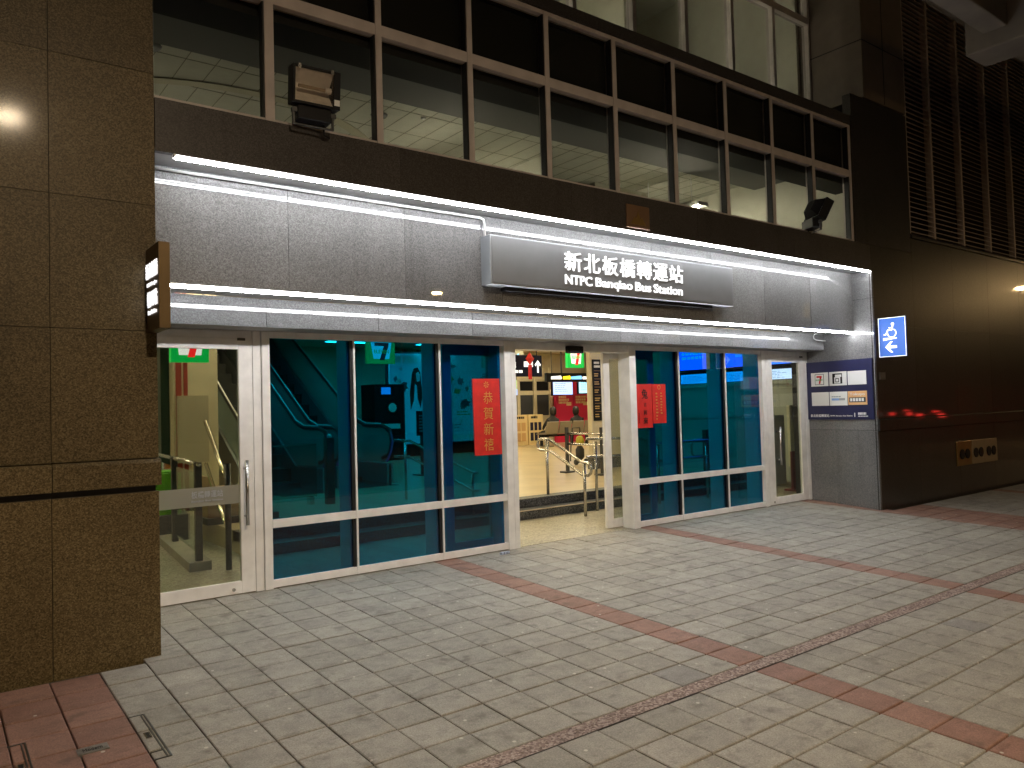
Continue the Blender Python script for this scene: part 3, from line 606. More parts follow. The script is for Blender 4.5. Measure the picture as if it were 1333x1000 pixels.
# ------------------------------------------------------------------ floodlights
def flood(loc, rz, tilt, label, sill_drop):
    S = bpy.data.objects.new('floodlight', None); S.location = loc; S.rotation_euler = (0, 0, rz); S.scale = (.9, .9, .9); put(S, 'floodlight', None, label=label, category='floodlight', group='floodlights above the entrance')
    def P(name, mb, m, T=None, par=None, **k):
        if T: mb.v = [T @ v for v in mb.v]
        o = bpy.data.objects.new(name, mb.mesh(name, m)); COL.objects.link(o); o.parent = par or S; WL[o.name] = Vector(loc); bevel(o, k.get('bev', 0)); return o
    T = Matrix.Translation((0, 0, .11)) @ Matrix.Rotation(tilt, 4, 'X')
    fr = MB().box(-.19, -.17, -.07, .05, 0, .29).box(.135, .19, -.07, .05, 0, .29).box(-.17, .135, -.07, .05, 0, .02).box(-.17, .135, -.07, .05, .27, .29)
    P('frame', fr, BLACK, T, bev=.003)
    P('housing', MB().add([(-.17, .05, .02), (.135, .05, .02), (.135, .05, .27), (-.17, .05, .27), (-.1, .15, .07), (.07, .15, .07), (.07, .15, .22), (-.1, .15, .22)], [(0, 3, 2, 1), (4, 5, 6, 7), (0, 1, 5, 4), (1, 2, 6, 5), (2, 3, 7, 6), (3, 0, 4, 7)]), BLACK, T)
    P('reflector', MB().add([(-.17, -.055, .02), (.135, -.055, .02), (.135, -.055, .27), (-.17, -.055, .27), (-.17, .03, .11), (.135, .03, .11), (.135, .03, .18), (-.17, .03, .18)], [(0, 1, 5, 4), (4, 5, 6, 7), (7, 6, 2, 3), (0, 4, 7, 3), (1, 2, 6, 5)]), mat('dusty reflector', (.82, .80, .78), .4, metal=.0, var=.15, vscale=14), T)
    P('lamp_tube', MB().tube([(-.13, -.02, .145), (.08, -.02, .145)], .014, 10), mat('lamp glass', (.55, .48, .38), .12, metal=.3), T)
    P('lamp_holder', MB().tube([(.08, -.02, .145), (.128, -.02, .145)], .024, 10), PWHITE, T)
    P('lens', MB().box(-.17, .135, -.062, -.058, .02, .27), glass('dusty lens', (.9, .88, .85), 1.5, .6), T)
    for x in (-.14, .12): P('clip', MB().box(x-.012, x+.012, -.075, -.068, .262, .296), STEEL, T)
    P('type_label', MB().box(.14, .185, -.0725, -.0705, -.0+.03, .075), PWHITE, T)
    P('ballast_box', MB().box(-.14, .13, -.04, .10, 0, .12), BLACK, bev=.006)
    P('bracket', MB().box(-.17, -.155, -.012, .012, -.04-sill_drop, .09).box(.145, .16, -.012, .012, -.04-sill_drop, .09).box(-.17, .16, -.012, .012, -.045-sill_drop, -.037-sill_drop).box(-.175, -.14, -.02, .02, .05, .085).box(.13, .175, -.02, .02, .05, .085), DSTEEL)
    P('cable', MB().tube([(.09, .03, .01), (.09, .03, -.05), (.10, .05, -.075), (.15, .07, -.08)], .009, 6), BLACK)
    return S
flood((2.205, 5.10, 3.43+.045), R(-3), R(6), 'floodlight with dusty lens facing out, left part of the upper windows', 0)
flood((8.55, 5.13, 3.43+.045), R(62), R(28), 'black floodlight turned sideways by the right upper windows', 0)

# ------------------------------------------------------------------ paper banners on the glass
def banner(x0, x1, z0, z1, label, tilt=0.):
    t = MB(); n = 6; vs = []; rnd = random.Random(x0)
    for j in range(n+1):
        for i in range(4):
            vs.append((x0+(x1-x0)*i/3+tilt*j/n, 6.293-.004*rnd.random()-.002, z0+(z1-z0)*j/n))
    fs = [(j*4+i, j*4+i+1, j*4+i+5, j*4+i+4) for j in range(n) for i in range(3)]
    k = len(vs); vs += [(v[0], 6.3005, v[2]) for v in vs]; fs += [tuple(q+k for q in f[::-1]) for f in fs]
    rim = [i for i in range(4)] + [j*4+3 for j in range(1, n+1)] + [n*4+i for i in (2, 1, 0)] + [j*4 for j in range(n-1, 0, -1)]
    fs += [(rim[(i+1) % len(rim)], rim[i], rim[i]+k, rim[(i+1) % len(rim)]+k) for i in range(len(rim))]
    t.add(vs, fs); return single('paper_banner', t, RED, label, 'banner', 'red new year banners on the glass')
def onto(o, mb, m, name):
    q = bpy.data.objects.new(name, mb.mesh(name, m)); put(q, name, o); return q
b1 = banner(4.325, 4.652, .966, 1.725, 'large red paper banner with gold characters left of the open door', -.012)
t = MB()
for i, c in enumerate('恭賀新禧'): t = MB(); write(t, c, (0, 6.2865, 0), EX, EZ, 4.435, 4.55, 1.475-.155*i, 1.595-.155*i, -.004, .002); onto(b1, t, GOLD, 'character')
t = MB()
for k in range(7): a = k*.9; t.poly((4.475, 6.2865, 1.665), EX, EZ, [(.006*math.cos(a), .006*math.sin(a)), (.03*math.cos(a-.2), .03*math.sin(a-.2)), (.034*math.cos(a), .034*math.sin(a)), (.03*math.cos(a+.2), .03*math.sin(a+.2))], .002)
onto(b1, t, GOLD, 'flower_print')
b2 = banner(6.614, 6.878, 1.151, 1.665, 'red paper banner with black brush characters right of the open door')
t = MB()
for (c, z0, z1, xx0, xx1) in (('兔', 1.49, 1.605, 6.70, 6.80), ('吉', 1.40, 1.445, 6.735, 6.775), ('利', 1.30, 1.36, 6.725, 6.78), ('來', 1.195, 1.275, 6.72, 6.795)): t = MB(); write(t, c, (0, 6.2865, 0), EX, EZ, xx0, xx1, z0, z1, .008, .002); onto(b2, t, INK, 'character')
t = MB()
lines(t, (0, 6.2865, 0), EX, EZ, 6.645, 6.658, 1.21, 1.33, 7, .002, 0, .6, 8)
onto(b2, t, INK, 'signature')
b3 = banner(6.888, 7.12, 1.197, 1.663, 'red paper banner with faint gold print, second right of the open door')
t = MB()
for k in range(10): 
    a = k*.628; t.poly((7.0, 6.2865, 1.625), EX, EZ, [(.02*math.cos(a), .02*math.sin(a)), (.027*math.cos(a), .027*math.sin(a)), (.027*math.cos(a+.6), .027*math.sin(a+.6)), (.02*math.cos(a+.6), .02*math.sin(a+.6))], .002)
lines(t, (0, 6.2865, 0), EX, EZ, 6.94, 6.975, 1.23, 1.57, 9, .002, 0, .45, 11); lines(t, (0, 6.2865, 0), EX, EZ, 7.02, 7.055, 1.30, 1.57, 8, .002, 0, .45, 12)
onto(b3, t, GOLD, 'print')
for i, (x0, x1, z0, z1) in enumerate(((8.81, 9.0, 1.59, 1.75), (8.84, 9.005, 1.35, 1.507))):
    single('window_sticker', MB().box(x0, x1, 6.3165, 6.319, z0, z1), PWHITE, ['upper white notice stuck inside the blue glass by the right door', 'lower white notice stuck inside the blue glass by the right door'][i], 'notice')
ct = MB()
for k in range(9): ct.tube([(4.50+.012*k, 6.150+.004*(k % 3), gz(6.15)+.012), (4.512+.012*k, 6.154+.004*((k+1) % 3), gz(6.15)+.012)], .014+.003*(k % 2), 7)
single('crumpled_wrapper', ct, mat('foil wrapper', (.55, .62, .8), .3, metal=.3, var=.5, vscale=40), 'crumpled silver wrapper lying on the paving left of the open door', 'litter')

# ------------------------------------------------------------------ floor covers at lower left
S = thing('floor_cover', 'grey metal label plate set in the red paving', 'floor plate', (.62, 4.05, gz(4.05)))
def flat(x0, x1, y0, y1, h=.002): return MB().add([(x, y, gz(y)+t) for t in (-.02, h) for y in (y0, y1) for x in (x0, x1)], [(0, 2, 3, 1), (4, 5, 7, 6), (0, 1, 5, 4), (2, 6, 7, 3), (0, 4, 6, 2), (1, 3, 7, 5)])
part('plate', flat(.557, .685, 4.02, 4.088, .005), mat('plate alloy', (.26, .25, .23), .4, metal=.5, var=.3, vscale=50), S)
t = MB(); write(t, 'Modern', (0, 0, 0), EX, Vector((0, 1, SLOPE)), .58, .66, 4.037, 4.068, 0, .001); t.v = [v+EZ*(gz(0)+.0055) for v in t.v]; part('lettering', t, BLACK, S)
for i, (x, y, lb) in enumerate(((.862, 4.05, 'dark inspection cover frame with lifting slot in the grey paving by the left pillar'), (.35, 4.05, 'dark inspection cover frame in the red paving at the lower left'))):
    S = thing('inspection_cover', lb, 'inspection cover', (x, y, gz(y)), 'inspection cover frames by the left pillar')
    part('frame', flat(x+.026, x+.034, y-.28, y+.27, .004), DSTEEL, S)
    f2 = flat(x+.012, x+.018, y-.28, y+.27, .004); f3 = flat(x-.04, x+.026, y-.282, y-.276, .004); f4 = flat(x-.04, x+.026, y+.266, y+.272, .004); f5 = flat(x-.04, x+.012, y-.2, y-.195, .004)
    for g in (f2, f3, f4, f5): part('rim', g, DSTEEL, S)
    part('lifting_slot', flat(x-.022, x+.006, y-.035, y+.035, .004), STEEL, S); part('slot_hole', flat(x-.016, x, y-.027, y+.027, .006), BLACK, S)

# ------------------------------------------------------------------ concrete canopy beams overhead at the right
for args, lb in (((6.5, 9.80, 3.40, 3.66, 5.6, 6.15), 'long concrete canopy beam overhead at the upper right'),):
    x0, x1, y0, y1, z0, z1 = args
    single('canopy_beam', MB().box(x0, x1, y0, y1, z0, z1), CONC, lb, 'beam', bev=.015)
S = single('canopy_cross_beam', MB().prism([(9.80, 5.42), (10.35, 5.42), (10.35, 6.15), (9.803, 6.15)], 'y', 1.6, 3.86), CONC, 'concrete cross beam with a lower lip at the upper right corner', 'beam', bev=.02)
single('canopy_slab', MB().box(7.0, 26, 2.4, 4.2, 6.16, 6.35), CONC, 'concrete canopy slab above the beams at the upper right', 'canopy')
single('canopy_beam', MB().box(10.36, 26, 3.45, 3.7, 5.62, 6.15), CONC, 'far concrete canopy beam beyond the cross beam at the upper right corner', 'beam', bev=.015)

# ================================================================== the hall behind the glass
FZ = .225
struct('entrance_floor', MB().box(2.6, 11.6, 6.335, 7.80, -.1, .001).box(-1, 2.6, 6.335, 12.5, -.1, .001), ENTF)
fl = MB().box(2.6, 26, 8.08, 26, -.1, FZ); struct('floor', fl, HALLF)
stp = thing('entrance_steps', 'two low granite steps behind the open sliding door', 'steps', (7, 7.9, 0))
part('step', MB().box(2.6, 11.48, 7.80, 8.079, 0, .112), STEPM, stp, bev=.004)
part('step', MB().box(2.6, 11.48, 8.06, 8.3, .113, FZ+.002), STEPM, stp, bev=.004)
part('nosing', MB().box(2.6, 11.48, 7.794, 7.83, .108, .1155), mat('tread stone', (.42, .33, .25), .5), stp)
struct('ceiling', MB().box(-1, 26, 6.6, 26, 3.25, 3.35), CREAM)
struct('wall_back', MB().box(6, 26, 20.1, 20.3, 0, 3.3), CREAM)
struct('wall_left', MB().box(-1.2, -1, 6.4, 26, 0, 3.3).box(-1, 2.55, 14.5, 14.7, 0, 3.3), CREAM)
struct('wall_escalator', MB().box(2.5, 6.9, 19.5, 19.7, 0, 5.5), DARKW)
struct('wall_right', MB().box(11.49, 11.6, 6.4, 11.6, 0, 3.3).box(22, 22.2, 6.4, 26, 0, 3.3), CREAM)
# ceiling light panels
GL = [(x, y) for x in (4.4, 7.4, 10.4) for y in (8.6,)] + [(x, y) for x in (8.6, 11.2, 13.8, 16.4) for y in (12.2, 15.2, 18.0)] + [(.6, 9.2), (1.3, 12.5), (3.3, 10.4), (4.6, 13.4), (6.6, 10.2)]  # trailing panels are added to brighten the left side and the escalators
mP = MB().box(-.6, .6, -.15, .15, -.03, 0).mesh('panel', PANELL); mF = MB().box(-.63, .63, -.18, -.152, -.035, .01).box(-.63, .63, .152, .18, -.035, .01).box(-.63, -.602, -.152, .152, -.035, .01).box(.602, .63, -.152, .152, -.035, .01).mesh('frame', PWHITE)
ORD = ['first', 'second', 'third', 'fourth']
def gl_label(i):
    if i < 3: return 'ceiling light panel just inside the glass, %s from the left' % ORD[i]
    if i < 15: return 'hall ceiling light panel, %s from left, %s row behind the entrance' % (ORD[(i-3)//3], ORD[(i-3) % 3])
    return ['added ceiling light panel just behind the left glass door', 'added ceiling light panel over the shop shelf at the far left', 'added ceiling light panel in front of the left escalator', 'added ceiling light panel above the left escalator', 'added ceiling light panel in front of the right escalator'][i-15]
for i, (x, y) in enumerate(GL):
    S = thing('ceiling_light', gl_label(i), 'ceiling light', (x, y, 3.235), 'ceiling lights of the hall')
    for nm, me in (('panel', mP), ('frame', mF)):
        o = bpy.data.objects.new(nm, me); COL.objects.link(o); o.parent = S
# back wall: window frames, lockers, magenta panels, screens
S = thing('partition_windows', 'beige framed partition with dark panes at the back of the hall', 'partition', (16.2, 20, FZ))
part('frame', MB().box(14.4, 16.95, 20.0, 20.08, 2.30, 2.75).box(14.4, 16.95, 20.0, 20.08, 1.85, 1.98).box(14.4, 16.95, 20.0, 20.08, FZ, 1.15), CREAM, S)
for x in (14.4, 15.45, 16.15, 16.83): part('post', MB().box(x, x+.12, 19.97, 20.08, FZ, 2.75), CREAM, S)
for a, b in ((14.53, 15.44), (15.58, 16.14), (16.28, 16.82)):
    part('pane', MB().box(a, b, 20.03, 20.05, 1.16, 1.84), DARKW, S); part('pane', MB().box(a, b, 20.03, 20.05, 1.99, 2.29), BLACK, S)
for k, (x0, x1) in enumerate(((14.75, 15.47), (15.52, 16.12))):
    S = thing('service_cabinet', ['cream cabinet with ochre doors at the back left of the hall', 'cream cabinet with dark small panes at the back of the hall'][k], 'cabinet', ((x0+x1)/2, 19.6, FZ))
    part('body', MB().box(x0, x1, 19.5, 19.95, FZ, 1.20), mat('cabinet cream', (.75, .58, .30), .5), S, bev=.008)
    n = 3
    for r_ in (0, 1):
        for c in range(n):
            a = x0+.06+c*(x1-x0-.1)/n; part('pane', MB().box(a, a+(x1-x0-.1)/n-.05, 19.488, 19.5, .36+r_*.33, .62+r_*.33), [mat('ochre door', (.6, .36, .16), .5), mat('dark blue pane', (.012, .014, .05), .3)][k], S)
    t = MB(); lines(t, (0, 19.4995, 0), EX, EZ, x0+.1, x1-.1, 1.07, 1.15, 1, .003, 0, .9, k); part('print', t, INK, S)
for k, (x0, x1) in enumerate(((16.97, 17.72), (17.74, 18.6))):
    S = thing('magenta_panel', ['left magenta wall panel with cream slogan at the back of the hall', 'right magenta wall panel with cream slogan at the back of the hall'][k], 'wall panel', ((x0+x1)/2, 19.85, FZ))
    part('board', MB().box(x0, x1, 19.8, 19.95, FZ, 2.45), PINK, S)
    t = MB(); c = x0+.1
    lines(t, (0, 19.799, 0), EX, EZ, c, c+.5, 1.52, 1.80, 3, .004, 0, .8, 21+k); t.quad((0, 19.799, 0), EX, EZ, c+.34, c+.56, 1.46, 1.58, .005); part('slogan', t, mat('slogan cream', (.85, .62, .35), .5), S)
for k, (x0, x1, z0, z1, m) in enumerate(((16.17, 17.0, 1.82, 2.33, SCRL), (17.29, 18.1, 1.86, 2.37, SCRC))):
    S = thing('hanging_screen', ['lilac departure screen hanging before the magenta panel', 'cyan departure screen hanging at the right of the hall'][k], 'screen', ((x0+x1)/2, 19.05, z0))
    part('bezel', MB().box(x0-.03, x1+.03, 19.01, 19.09, z0-.03, z1+.03), BLACK, S); part('display', MB().box(x0, x1, 19.0, 19.0095, z0, z1), m, S)
    t = MB(); lines(t, (0, 18.9995, 0), EX, EZ, x0+.08, x1-.1, z0+.08, z1-.06, 6, .002, 0, .25, 31+k); part('print', t, PLBLUE, S)
    part('hanger', MB().tube([((x0+x1)/2, 19.06, z1), ((x0+x1)/2, 19.06, 3.25)], .025, 8), DSTEEL, S)
S = thing('lit_notice', 'small lit green and blue notice screen at the left of the hall opening', 'screen', (14.7, 19.4, 1.9))
part('display', MB().box(14.3, 15.0, 19.38, 19.4, 1.83, 2.02), SCRL, S); part('header', MB().box(14.3, 15.0, 19.38, 19.4, 2.021, 2.32), mat('lime notice', (.4, .5, .2), .4, emit=.5, ecol=(.6, .8, .4)), S); part('hanger', MB().tube([(14.65, 19.41, 1.85), (14.65, 19.41, 3.25)], .02, 6), DSTEEL, S)
# hanging signs
def hung(name, label, x0, x1, y, z0, z1, build, m=BLACK, roof=3.25, dy=.08):
    S = thing(name, label, 'sign', ((x0+x1)/2, y, z0)); part('box', MB().box(x0, x1, y, y+dy, z0, z1), m, S)
    for x in (x0+.1*(x1-x0), x1-.1*(x1-x0)): part('hanger', MB().tube([(x, y+dy/2, z1), (x, y+dy/2, roof)], .012, 6), DSTEEL, S)
    build(S, (0, y-.0005, 0)); return S
def s1(S, O):
    t = MB(); lines(t, O, EX, EZ, 8.22, 8.58, 2.14, 2.26, 1, .004, 0, .9, 41); lines(t, O, EX, EZ, 8.68, 8.92, 2.16, 2.27, 1, .004, 0, .9, 42); lines(t, O, EX, EZ, 8.22, 8.9, 2.05, 2.11, 1, .004, 0, .8, 43)
    t.poly(O, EX, EZ, [(8.985, 2.06), (9.02, 2.06), (9.02, 2.22), (9.055, 2.18), (9.075, 2.205), (9.0025, 2.29), (8.93, 2.205), (8.95, 2.18), (8.985, 2.22)], .004); part('lettering', t, LIT, S)
hung('direction_sign', 'black hanging direction sign with white arrow at the left of the opening', 8.2, 9.10, 11, 1.99, 2.38, s1)
S = thing('red_lantern', 'red paper ornament hanging before the black direction sign', 'ornament', (8.66, 10.8, 2.0))
part('ornament', MB().add([(8.56, 10.8, 2.30), (8.66, 10.8, 2.42), (8.76, 10.8, 2.30), (8.66, 10.8, 2.18), (8.66, 10.86, 2.30), (8.66, 10.74, 2.30)], [(0, 1, 5), (1, 2, 5), (2, 3, 5), (3, 0, 5), (1, 0, 4), (2, 1, 4), (3, 2, 4), (0, 3, 4)]), RED, S)
part('tassel', MB().box(8.635, 8.685, 10.78, 10.82, 1.93, 2.19), RED, S); part('string', MB().tube([(8.66, 10.8, 2.4), (8.66, 10.8, 3.25)], .005, 5), RED, S)
def s2(S, O):
    for m, a, b, sd in ((LIT, 12.7, 13.05, 1), (LITY, 13.1, 13.36, 2), (LITB, 13.38, 13.75, 3), (LIT, 13.78, 14.3, 4)):
        t = MB(); t.poly(O, EX, EZ, [(a+.05*(1-math.cos(x*.5236)) if x > 3 else b-.05*(1-math.cos(x*.5236)), 2.165+.06*math.sin(x*.5236+.26)) for x in range(7)][:3] + [(a, 2.20), (a, 2.13), (b, 2.13)], .004); part('lettering', t, m, S)
hung('direction_sign', 'long black hanging sign with white yellow and blue lettering across the hall', 12.55, 14.6, 15, 2.06, 2.29, s2)
def seven(x0, x1, z0, z1):
    def f_(S, O):
        w_ = x1-x0; h_ = z1-z0; Ov = Vector(O)
        part('face', MB().poly(Ov, EX, EZ, [(x0+.07*w_, z1), (x1-.07*w_, z1), (x1-.18*w_, z0+.16*h_), (x0+.18*w_, z0+.16*h_)], .004), LIT, S)
        t = MB().poly(Ov-Vector((0, .004, 0)), EX, EZ, [(x0+.22*w_, z1-.06*h_), (x0+.22*w_, z1-.22*h_), (x0+.60*w_, z1-.22*h_), (x0+.42*w_, z0+.10*h_), (x0+.62*w_, z0+.10*h_), (x0+.80*w_, z1-.18*h_), (x0+.80*w_, z1-.06*h_)], .004); part('numeral', t, LITR, S)
        t = MB(); write(t, 'ELEVEN', Ov-Vector((0, .008, 0)), EX, EZ, x0+.2*w_, x1-.2*w_, z0+.42*h_, z0+.60*h_, .02, .003); part('lettering', t, LITG, S)
    return f_
hung('shop_sign', 'green and white convenience store sign behind the left glass door', 2.06, 2.44, 8.5, 2.0, 2.40, seven(2.075, 2.425, 2.015, 2.385), LITG)
hung('shop_sign', 'green and white convenience store sign seen through the second blue pane', 6.07, 6.60, 12, 2.255, 2.66, seven(6.10, 6.57, 2.28, 2.64), LITG)
hung('shop_sign', 'green and white convenience store sign hanging above the open doorway', 10.63, 11.08, 12, 2.23, 2.66, seven(10.66, 11.05, 2.25, 2.64), LITG)
# hall column with directory
S = thing('hall_column', 'beige square column right of the doorway', 'column', (10.54, 10.86, FZ))
part('shaft', MB().box(10.13, 10.95, 10.8, 10.92, FZ, 3.25), CREAM, S, bev=.01); part('plinth', MB().box(10.115, 10.965, 10.785, 10.935, FZ, .44), STEPM, S)
S = thing('directory_board', 'tall black directory board with gold lines on the beige column', 'sign', (10.3, 10.78, 1.14)); part('board', MB().box(10.17, 10.37, 10.765, 10.799, 1.14, 2.31), BLACK, S)
t = MB(); lines(t, (0, 10.7645, 0), EX, EZ, 10.19, 10.35, 2.14, 2.28, 2, .003, 0, .6, 5)
part('heading', t, PWHITE, S); t = MB()
for k in range(6): lines(t, (0, 10.7645, 0), EX, EZ, 10.19, 10.33, 1.2+k*.155, 1.28+k*.155, 2, .003, 0, .5, 60+k); t.quad((0, 10.7645, 0), EX, EZ, 10.19, 10.36, 1.315+k*.155, 1.32+k*.155, .002)
part('print', t, mat('gold print', (.65, .42, .14), .4), S)
# row of seats, two waiting people
S = thing('seat_row', 'row of taupe waiting seats on a black beam in the hall', 'bench', (16.2, 18.2, FZ))
for k in range(4):
    x = 15.0+k*.52; t = MB().prism([(18.05, .60), (18.02, .63), (17.93, .97), (17.96, .985), (18.08, .66), (18.5, .62), (18.5, .59)], 'x', x, x+.46); part('seat', t, CHAIRM, S)
part('beam', MB().box(14.95, 17.1, 18.18, 18.26, .52, .58), BLACK, S)
for x in (15.2, 16.85): part('leg', MB().box(x-.03, x+.03, 18.16, 18.28, FZ+.03, .52).box(x-.04, x+.04, 17.95, 18.5, FZ, FZ+.03), DSTEEL, S)
def person(x, y, label, lean):
    S = thing('person', label, 'person', (x, y, FZ), 'people waiting on the seats')
    me = bpy.data.meshes.new('body'); z = FZ
    P = [(0, 0, .50), (0, .0, .72), (lean*.5, .0, .93), (lean*.7, .01, 1.02), (lean, .03, 1.12), (-.09, 0, .50), (-.1, .40, .52), (-.1, .42, .10), (-.1, .52, .05), (.09, 0, .50), (.1, .40, .52), (.1, .42, .10), (.1, .52, .05),
         (lean*.5-.19, .0, .90), (-.24, .12, .70), (-.1, .32, .62), (lean*.5+.19, .0, .90), (.24, .12, .70), (.1, .32, .62)]
    E_ = [(0, 1), (1, 2), (2, 3), (3, 4), (0, 5), (5, 6), (6, 7), (7, 8), (0, 9), (9, 10), (10, 11), (11, 12), (2, 13), (13, 14), (14, 15), (2, 16), (16, 17), (17, 18)]
    r_ = [.15, .14, .13, .055, .09, .1, .075, .05, .045, .1, .075, .05, .045, .065, .045, .035, .065, .045, .035]
    me.from_pydata([(x+a, y+b, z+c-.1) for a, b, c in P], E_, []); o = bpy.data.objects.new('body', me); put(o, 'body', S); me.materials.append(CLOTH)
    sk = o.modifiers.new('skin', 'SKIN'); o.modifiers.new('sub', 'SUBSURF').levels = 1
    for i, v in enumerate(me.skin_vertices[0].data): v.radius = (r_[i], r_[i])
    me.skin_vertices[0].data[0].use_root = True
    part('head', MB().lathe((x+lean, y+.03, z+.98), [(.02, 0), (.07, .02), (.088, .08), (.092, .13), (.07, .19), (.02, .215)], 12), SKIN, S, smooth=True)
    part('hair', MB().lathe((x+lean, y+.005, z+.93), [(.06, 0), (.095, .05), (.11, .14), (.105, .21), (.07, .265), (.01, .285)], 12), HAIR, S, smooth=True)
person(15.42, 18.22, 'person in black sitting on the left of the waiting seats', .05)
person(16.47, 18.22, 'person in black sitting on the right of the waiting seats', -.06)
# luggage trolley
S = thing('luggage_trolley', 'black luggage trolley with a yellow bag beside the beige column', 'trolley', (10.75, 12.0, FZ))
part('frame', MB().tube([(10.62, 12.0, .30), (10.64, 12.0, .6), (10.7, 12.0, .98), (10.9, 12.0, .98)], .014, 8).tube([(10.92, 12.0, .30), (10.9, 12.0, .98)], .014, 8).tube([(10.62, 11.75, .29), (10.92, 11.75, .29)], .014, 8), DSTEEL, S)
part('bag', MB().lathe((10.76, 11.85, .62), [(.04, 0), (.08, .03), (.085, .12), (.06, .18), (.03, .20)], 10), mat('yellow bag', (.5, .42, .05), .6), S, smooth=True); part('bag', MB().lathe((10.78, 11.88, .34), [(.06, 0), (.09, .05), (.09, .2), (.05, .27)], 10), CLOTH, S, smooth=True)
for x in (10.64, 10.92): part('wheel', MB().tube([(x-.015, 11.85, .285), (x+.015, 11.85, .285)], .06, 14), RUBBER, S)
# stainless handrail at the steps
S = thing('step_handrail', 'looped stainless steel handrail standing on the entrance steps', 'handrail', (6.83, 7.8, 0))
top = [(6.83, 8.36, .985), (6.83, 8.14, .985), (6.83, 7.50, .70), (6.83, 7.38, .69)]; low = [(6.83, 8.36, .83), (6.83, 8.14, .83), (6.83, 7.50, .54), (6.83, 7.38, .53)]
loop = top[1:3]+[(6.83, 7.38, .69), (6.83, 7.335, .66), (6.83, 7.32, .61), (6.83, 7.335, .56), (6.83, 7.38, .53)]+low[2:0:-1]+[(6.83, 8.33, .83), (6.83, 8.38, .85), (6.83, 8.40, .91), (6.83, 8.38, .965), (6.83, 8.33, .985), (6.83, 8.14, .985)]
part('rail', MB().tube(loop, .02, 10), STEEL, S, smooth=True)
part('post', MB().tube([(6.83, 8.20, FZ), (6.83, 8.20, .97)], .021, 10), STEEL, S, smooth=True); part('post', MB().tube([(6.83, 7.455, 0), (6.83, 7.455, .68)], .021, 10), STEEL, S, smooth=True)
# barrier with two rails
S = thing('barrier_rail', 'steel barrier with two rails and dark posts inside the doorway', 'barrier', (9.36, 10.2, FZ))
for y in (10.66, 9.75): part('post', MB().box(9.335, 9.385, y-.025, y+.025, FZ, 1.05), DSTEEL, S); part('foot', MB().box(9.24, 9.46, y-.08, y+.08, FZ, FZ+.03), DSTEEL, S)
for z in (.935, .745): part('rail', MB().tube([(9.36, 10.64, z), (9.36, 9.72, z)], .018, 10), STEEL, S, smooth=True)
# ---- right side: counter wall, screens, ramp rails
S = thing('counter_partition', 'pale panelled partition below the screens behind the right blue glass', 'partition', (11.3, 9, FZ))
PALE = mat('pale partition', (.42, .46, .42), .5)
for k in range(5): part('panel', MB().box(11.30, 11.36, 7.15+k*.82, 7.95+k*.82, .1, 1.70), PALE, S)
part('rail', MB().box(11.27, 11.37, 7.1, 11.3, 1.701, 1.77), PALE, S); part('rail', MB().box(11.275, 11.299, 7.1, 11.3, 1.16, 1.22), PALE, S)
SL = ['first', 'second', 'third', 'fourth']
for k in range(3):
    y0 = 9.62-k*.84
    S = thing('departure_screen', SL[k]+' bright blue departure screen from the left above the pale partition', 'screen', (11.35, y0-.35, 2.05), 'blue departure screens')
    part('bezel', MB().box(11.36, 11.42, y0-.72, y0+.06, 2.02, 2.42), BLACK, S); part('display', MB().box(11.352, 11.36, y0-.70, y0+.04, 2.04, 2.40), SCRB, S)
    t = MB(); O = (11.3515, y0, 0)
    lines(t, O, LX, LZ, .02, .62, 2.22, 2.38, 2, .002, 0, .6, 70+k) if k == 0 else lines(t, O, LX, LZ, .38, .66, 2.2, 2.36, 2, .002, 0, .7, 70+k)
    part('print', t, SCRC, S); part('arm', MB().box(11.42, 11.49, y0-.4, y0-.3, 2.15, 2.3), DSTEEL, S)
    S = thing('timetable_screen', SL[k]+' pale timetable screen from the left above the pale partition', 'screen', (11.35, y0-.35, 1.78), 'pale timetable screens')
    part('bezel', MB().box(11.36, 11.42, y0-.72, y0+.06, 1.775, 2.0), BLACK, S); part('display', MB().box(11.352, 11.36, y0-.66, y0+.02, 1.785, 1.955), SCRW, S)
    t = MB(); lines(t, (11.3515, y0, 0), LX, LZ, .04, .6, 1.80, 1.93, 5, .002, 0, .3, 80+k); part('print', t, PLBLUE, S); part('arm', MB().box(11.42, 11.49, y0-.4, y0-.3, 1.85, 1.9), DSTEEL, S)
S = thing('ramp_handrail', 'double stainless ramp handrail behind the right blue windows', 'handrail', (8.8, 7.45, 0))
for z in (.88, .64): part('rail', MB().tube([(7.15, 7.75, z+.10), (8.05, 7.65, z+.08), (8.35, 7.6, z-.02), (9.4, 7.5, z-.02), (9.48, 7.5, z-.04)], .02, 10), STEEL, S, smooth=True)
for x, y, z in ((7.3, 7.73, .94), (8.4, 7.6, .85), (9.35, 7.5, .85)): part('post', MB().tube([(x, y, 0), (x, y, z)], .02, 10), STEEL, S, smooth=True)
S = thing('ramp_handrail', 'dark bollard post with a rail end behind the third right blue window', 'handrail', (9.9, 8.0, 0))
part('post', MB().box(9.85, 9.92, 7.9, 7.97, 0, 1.0), DSTEEL, S); part('rail', MB().tube([(9.88, 7.9, .85), (9.55, 7.9, .85), (9.5, 7.9, .8), (9.5, 7.9, .65), (9.55, 7.9, .6), (9.88, 7.9, .6)], .018, 8), STEEL, S, smooth=True)
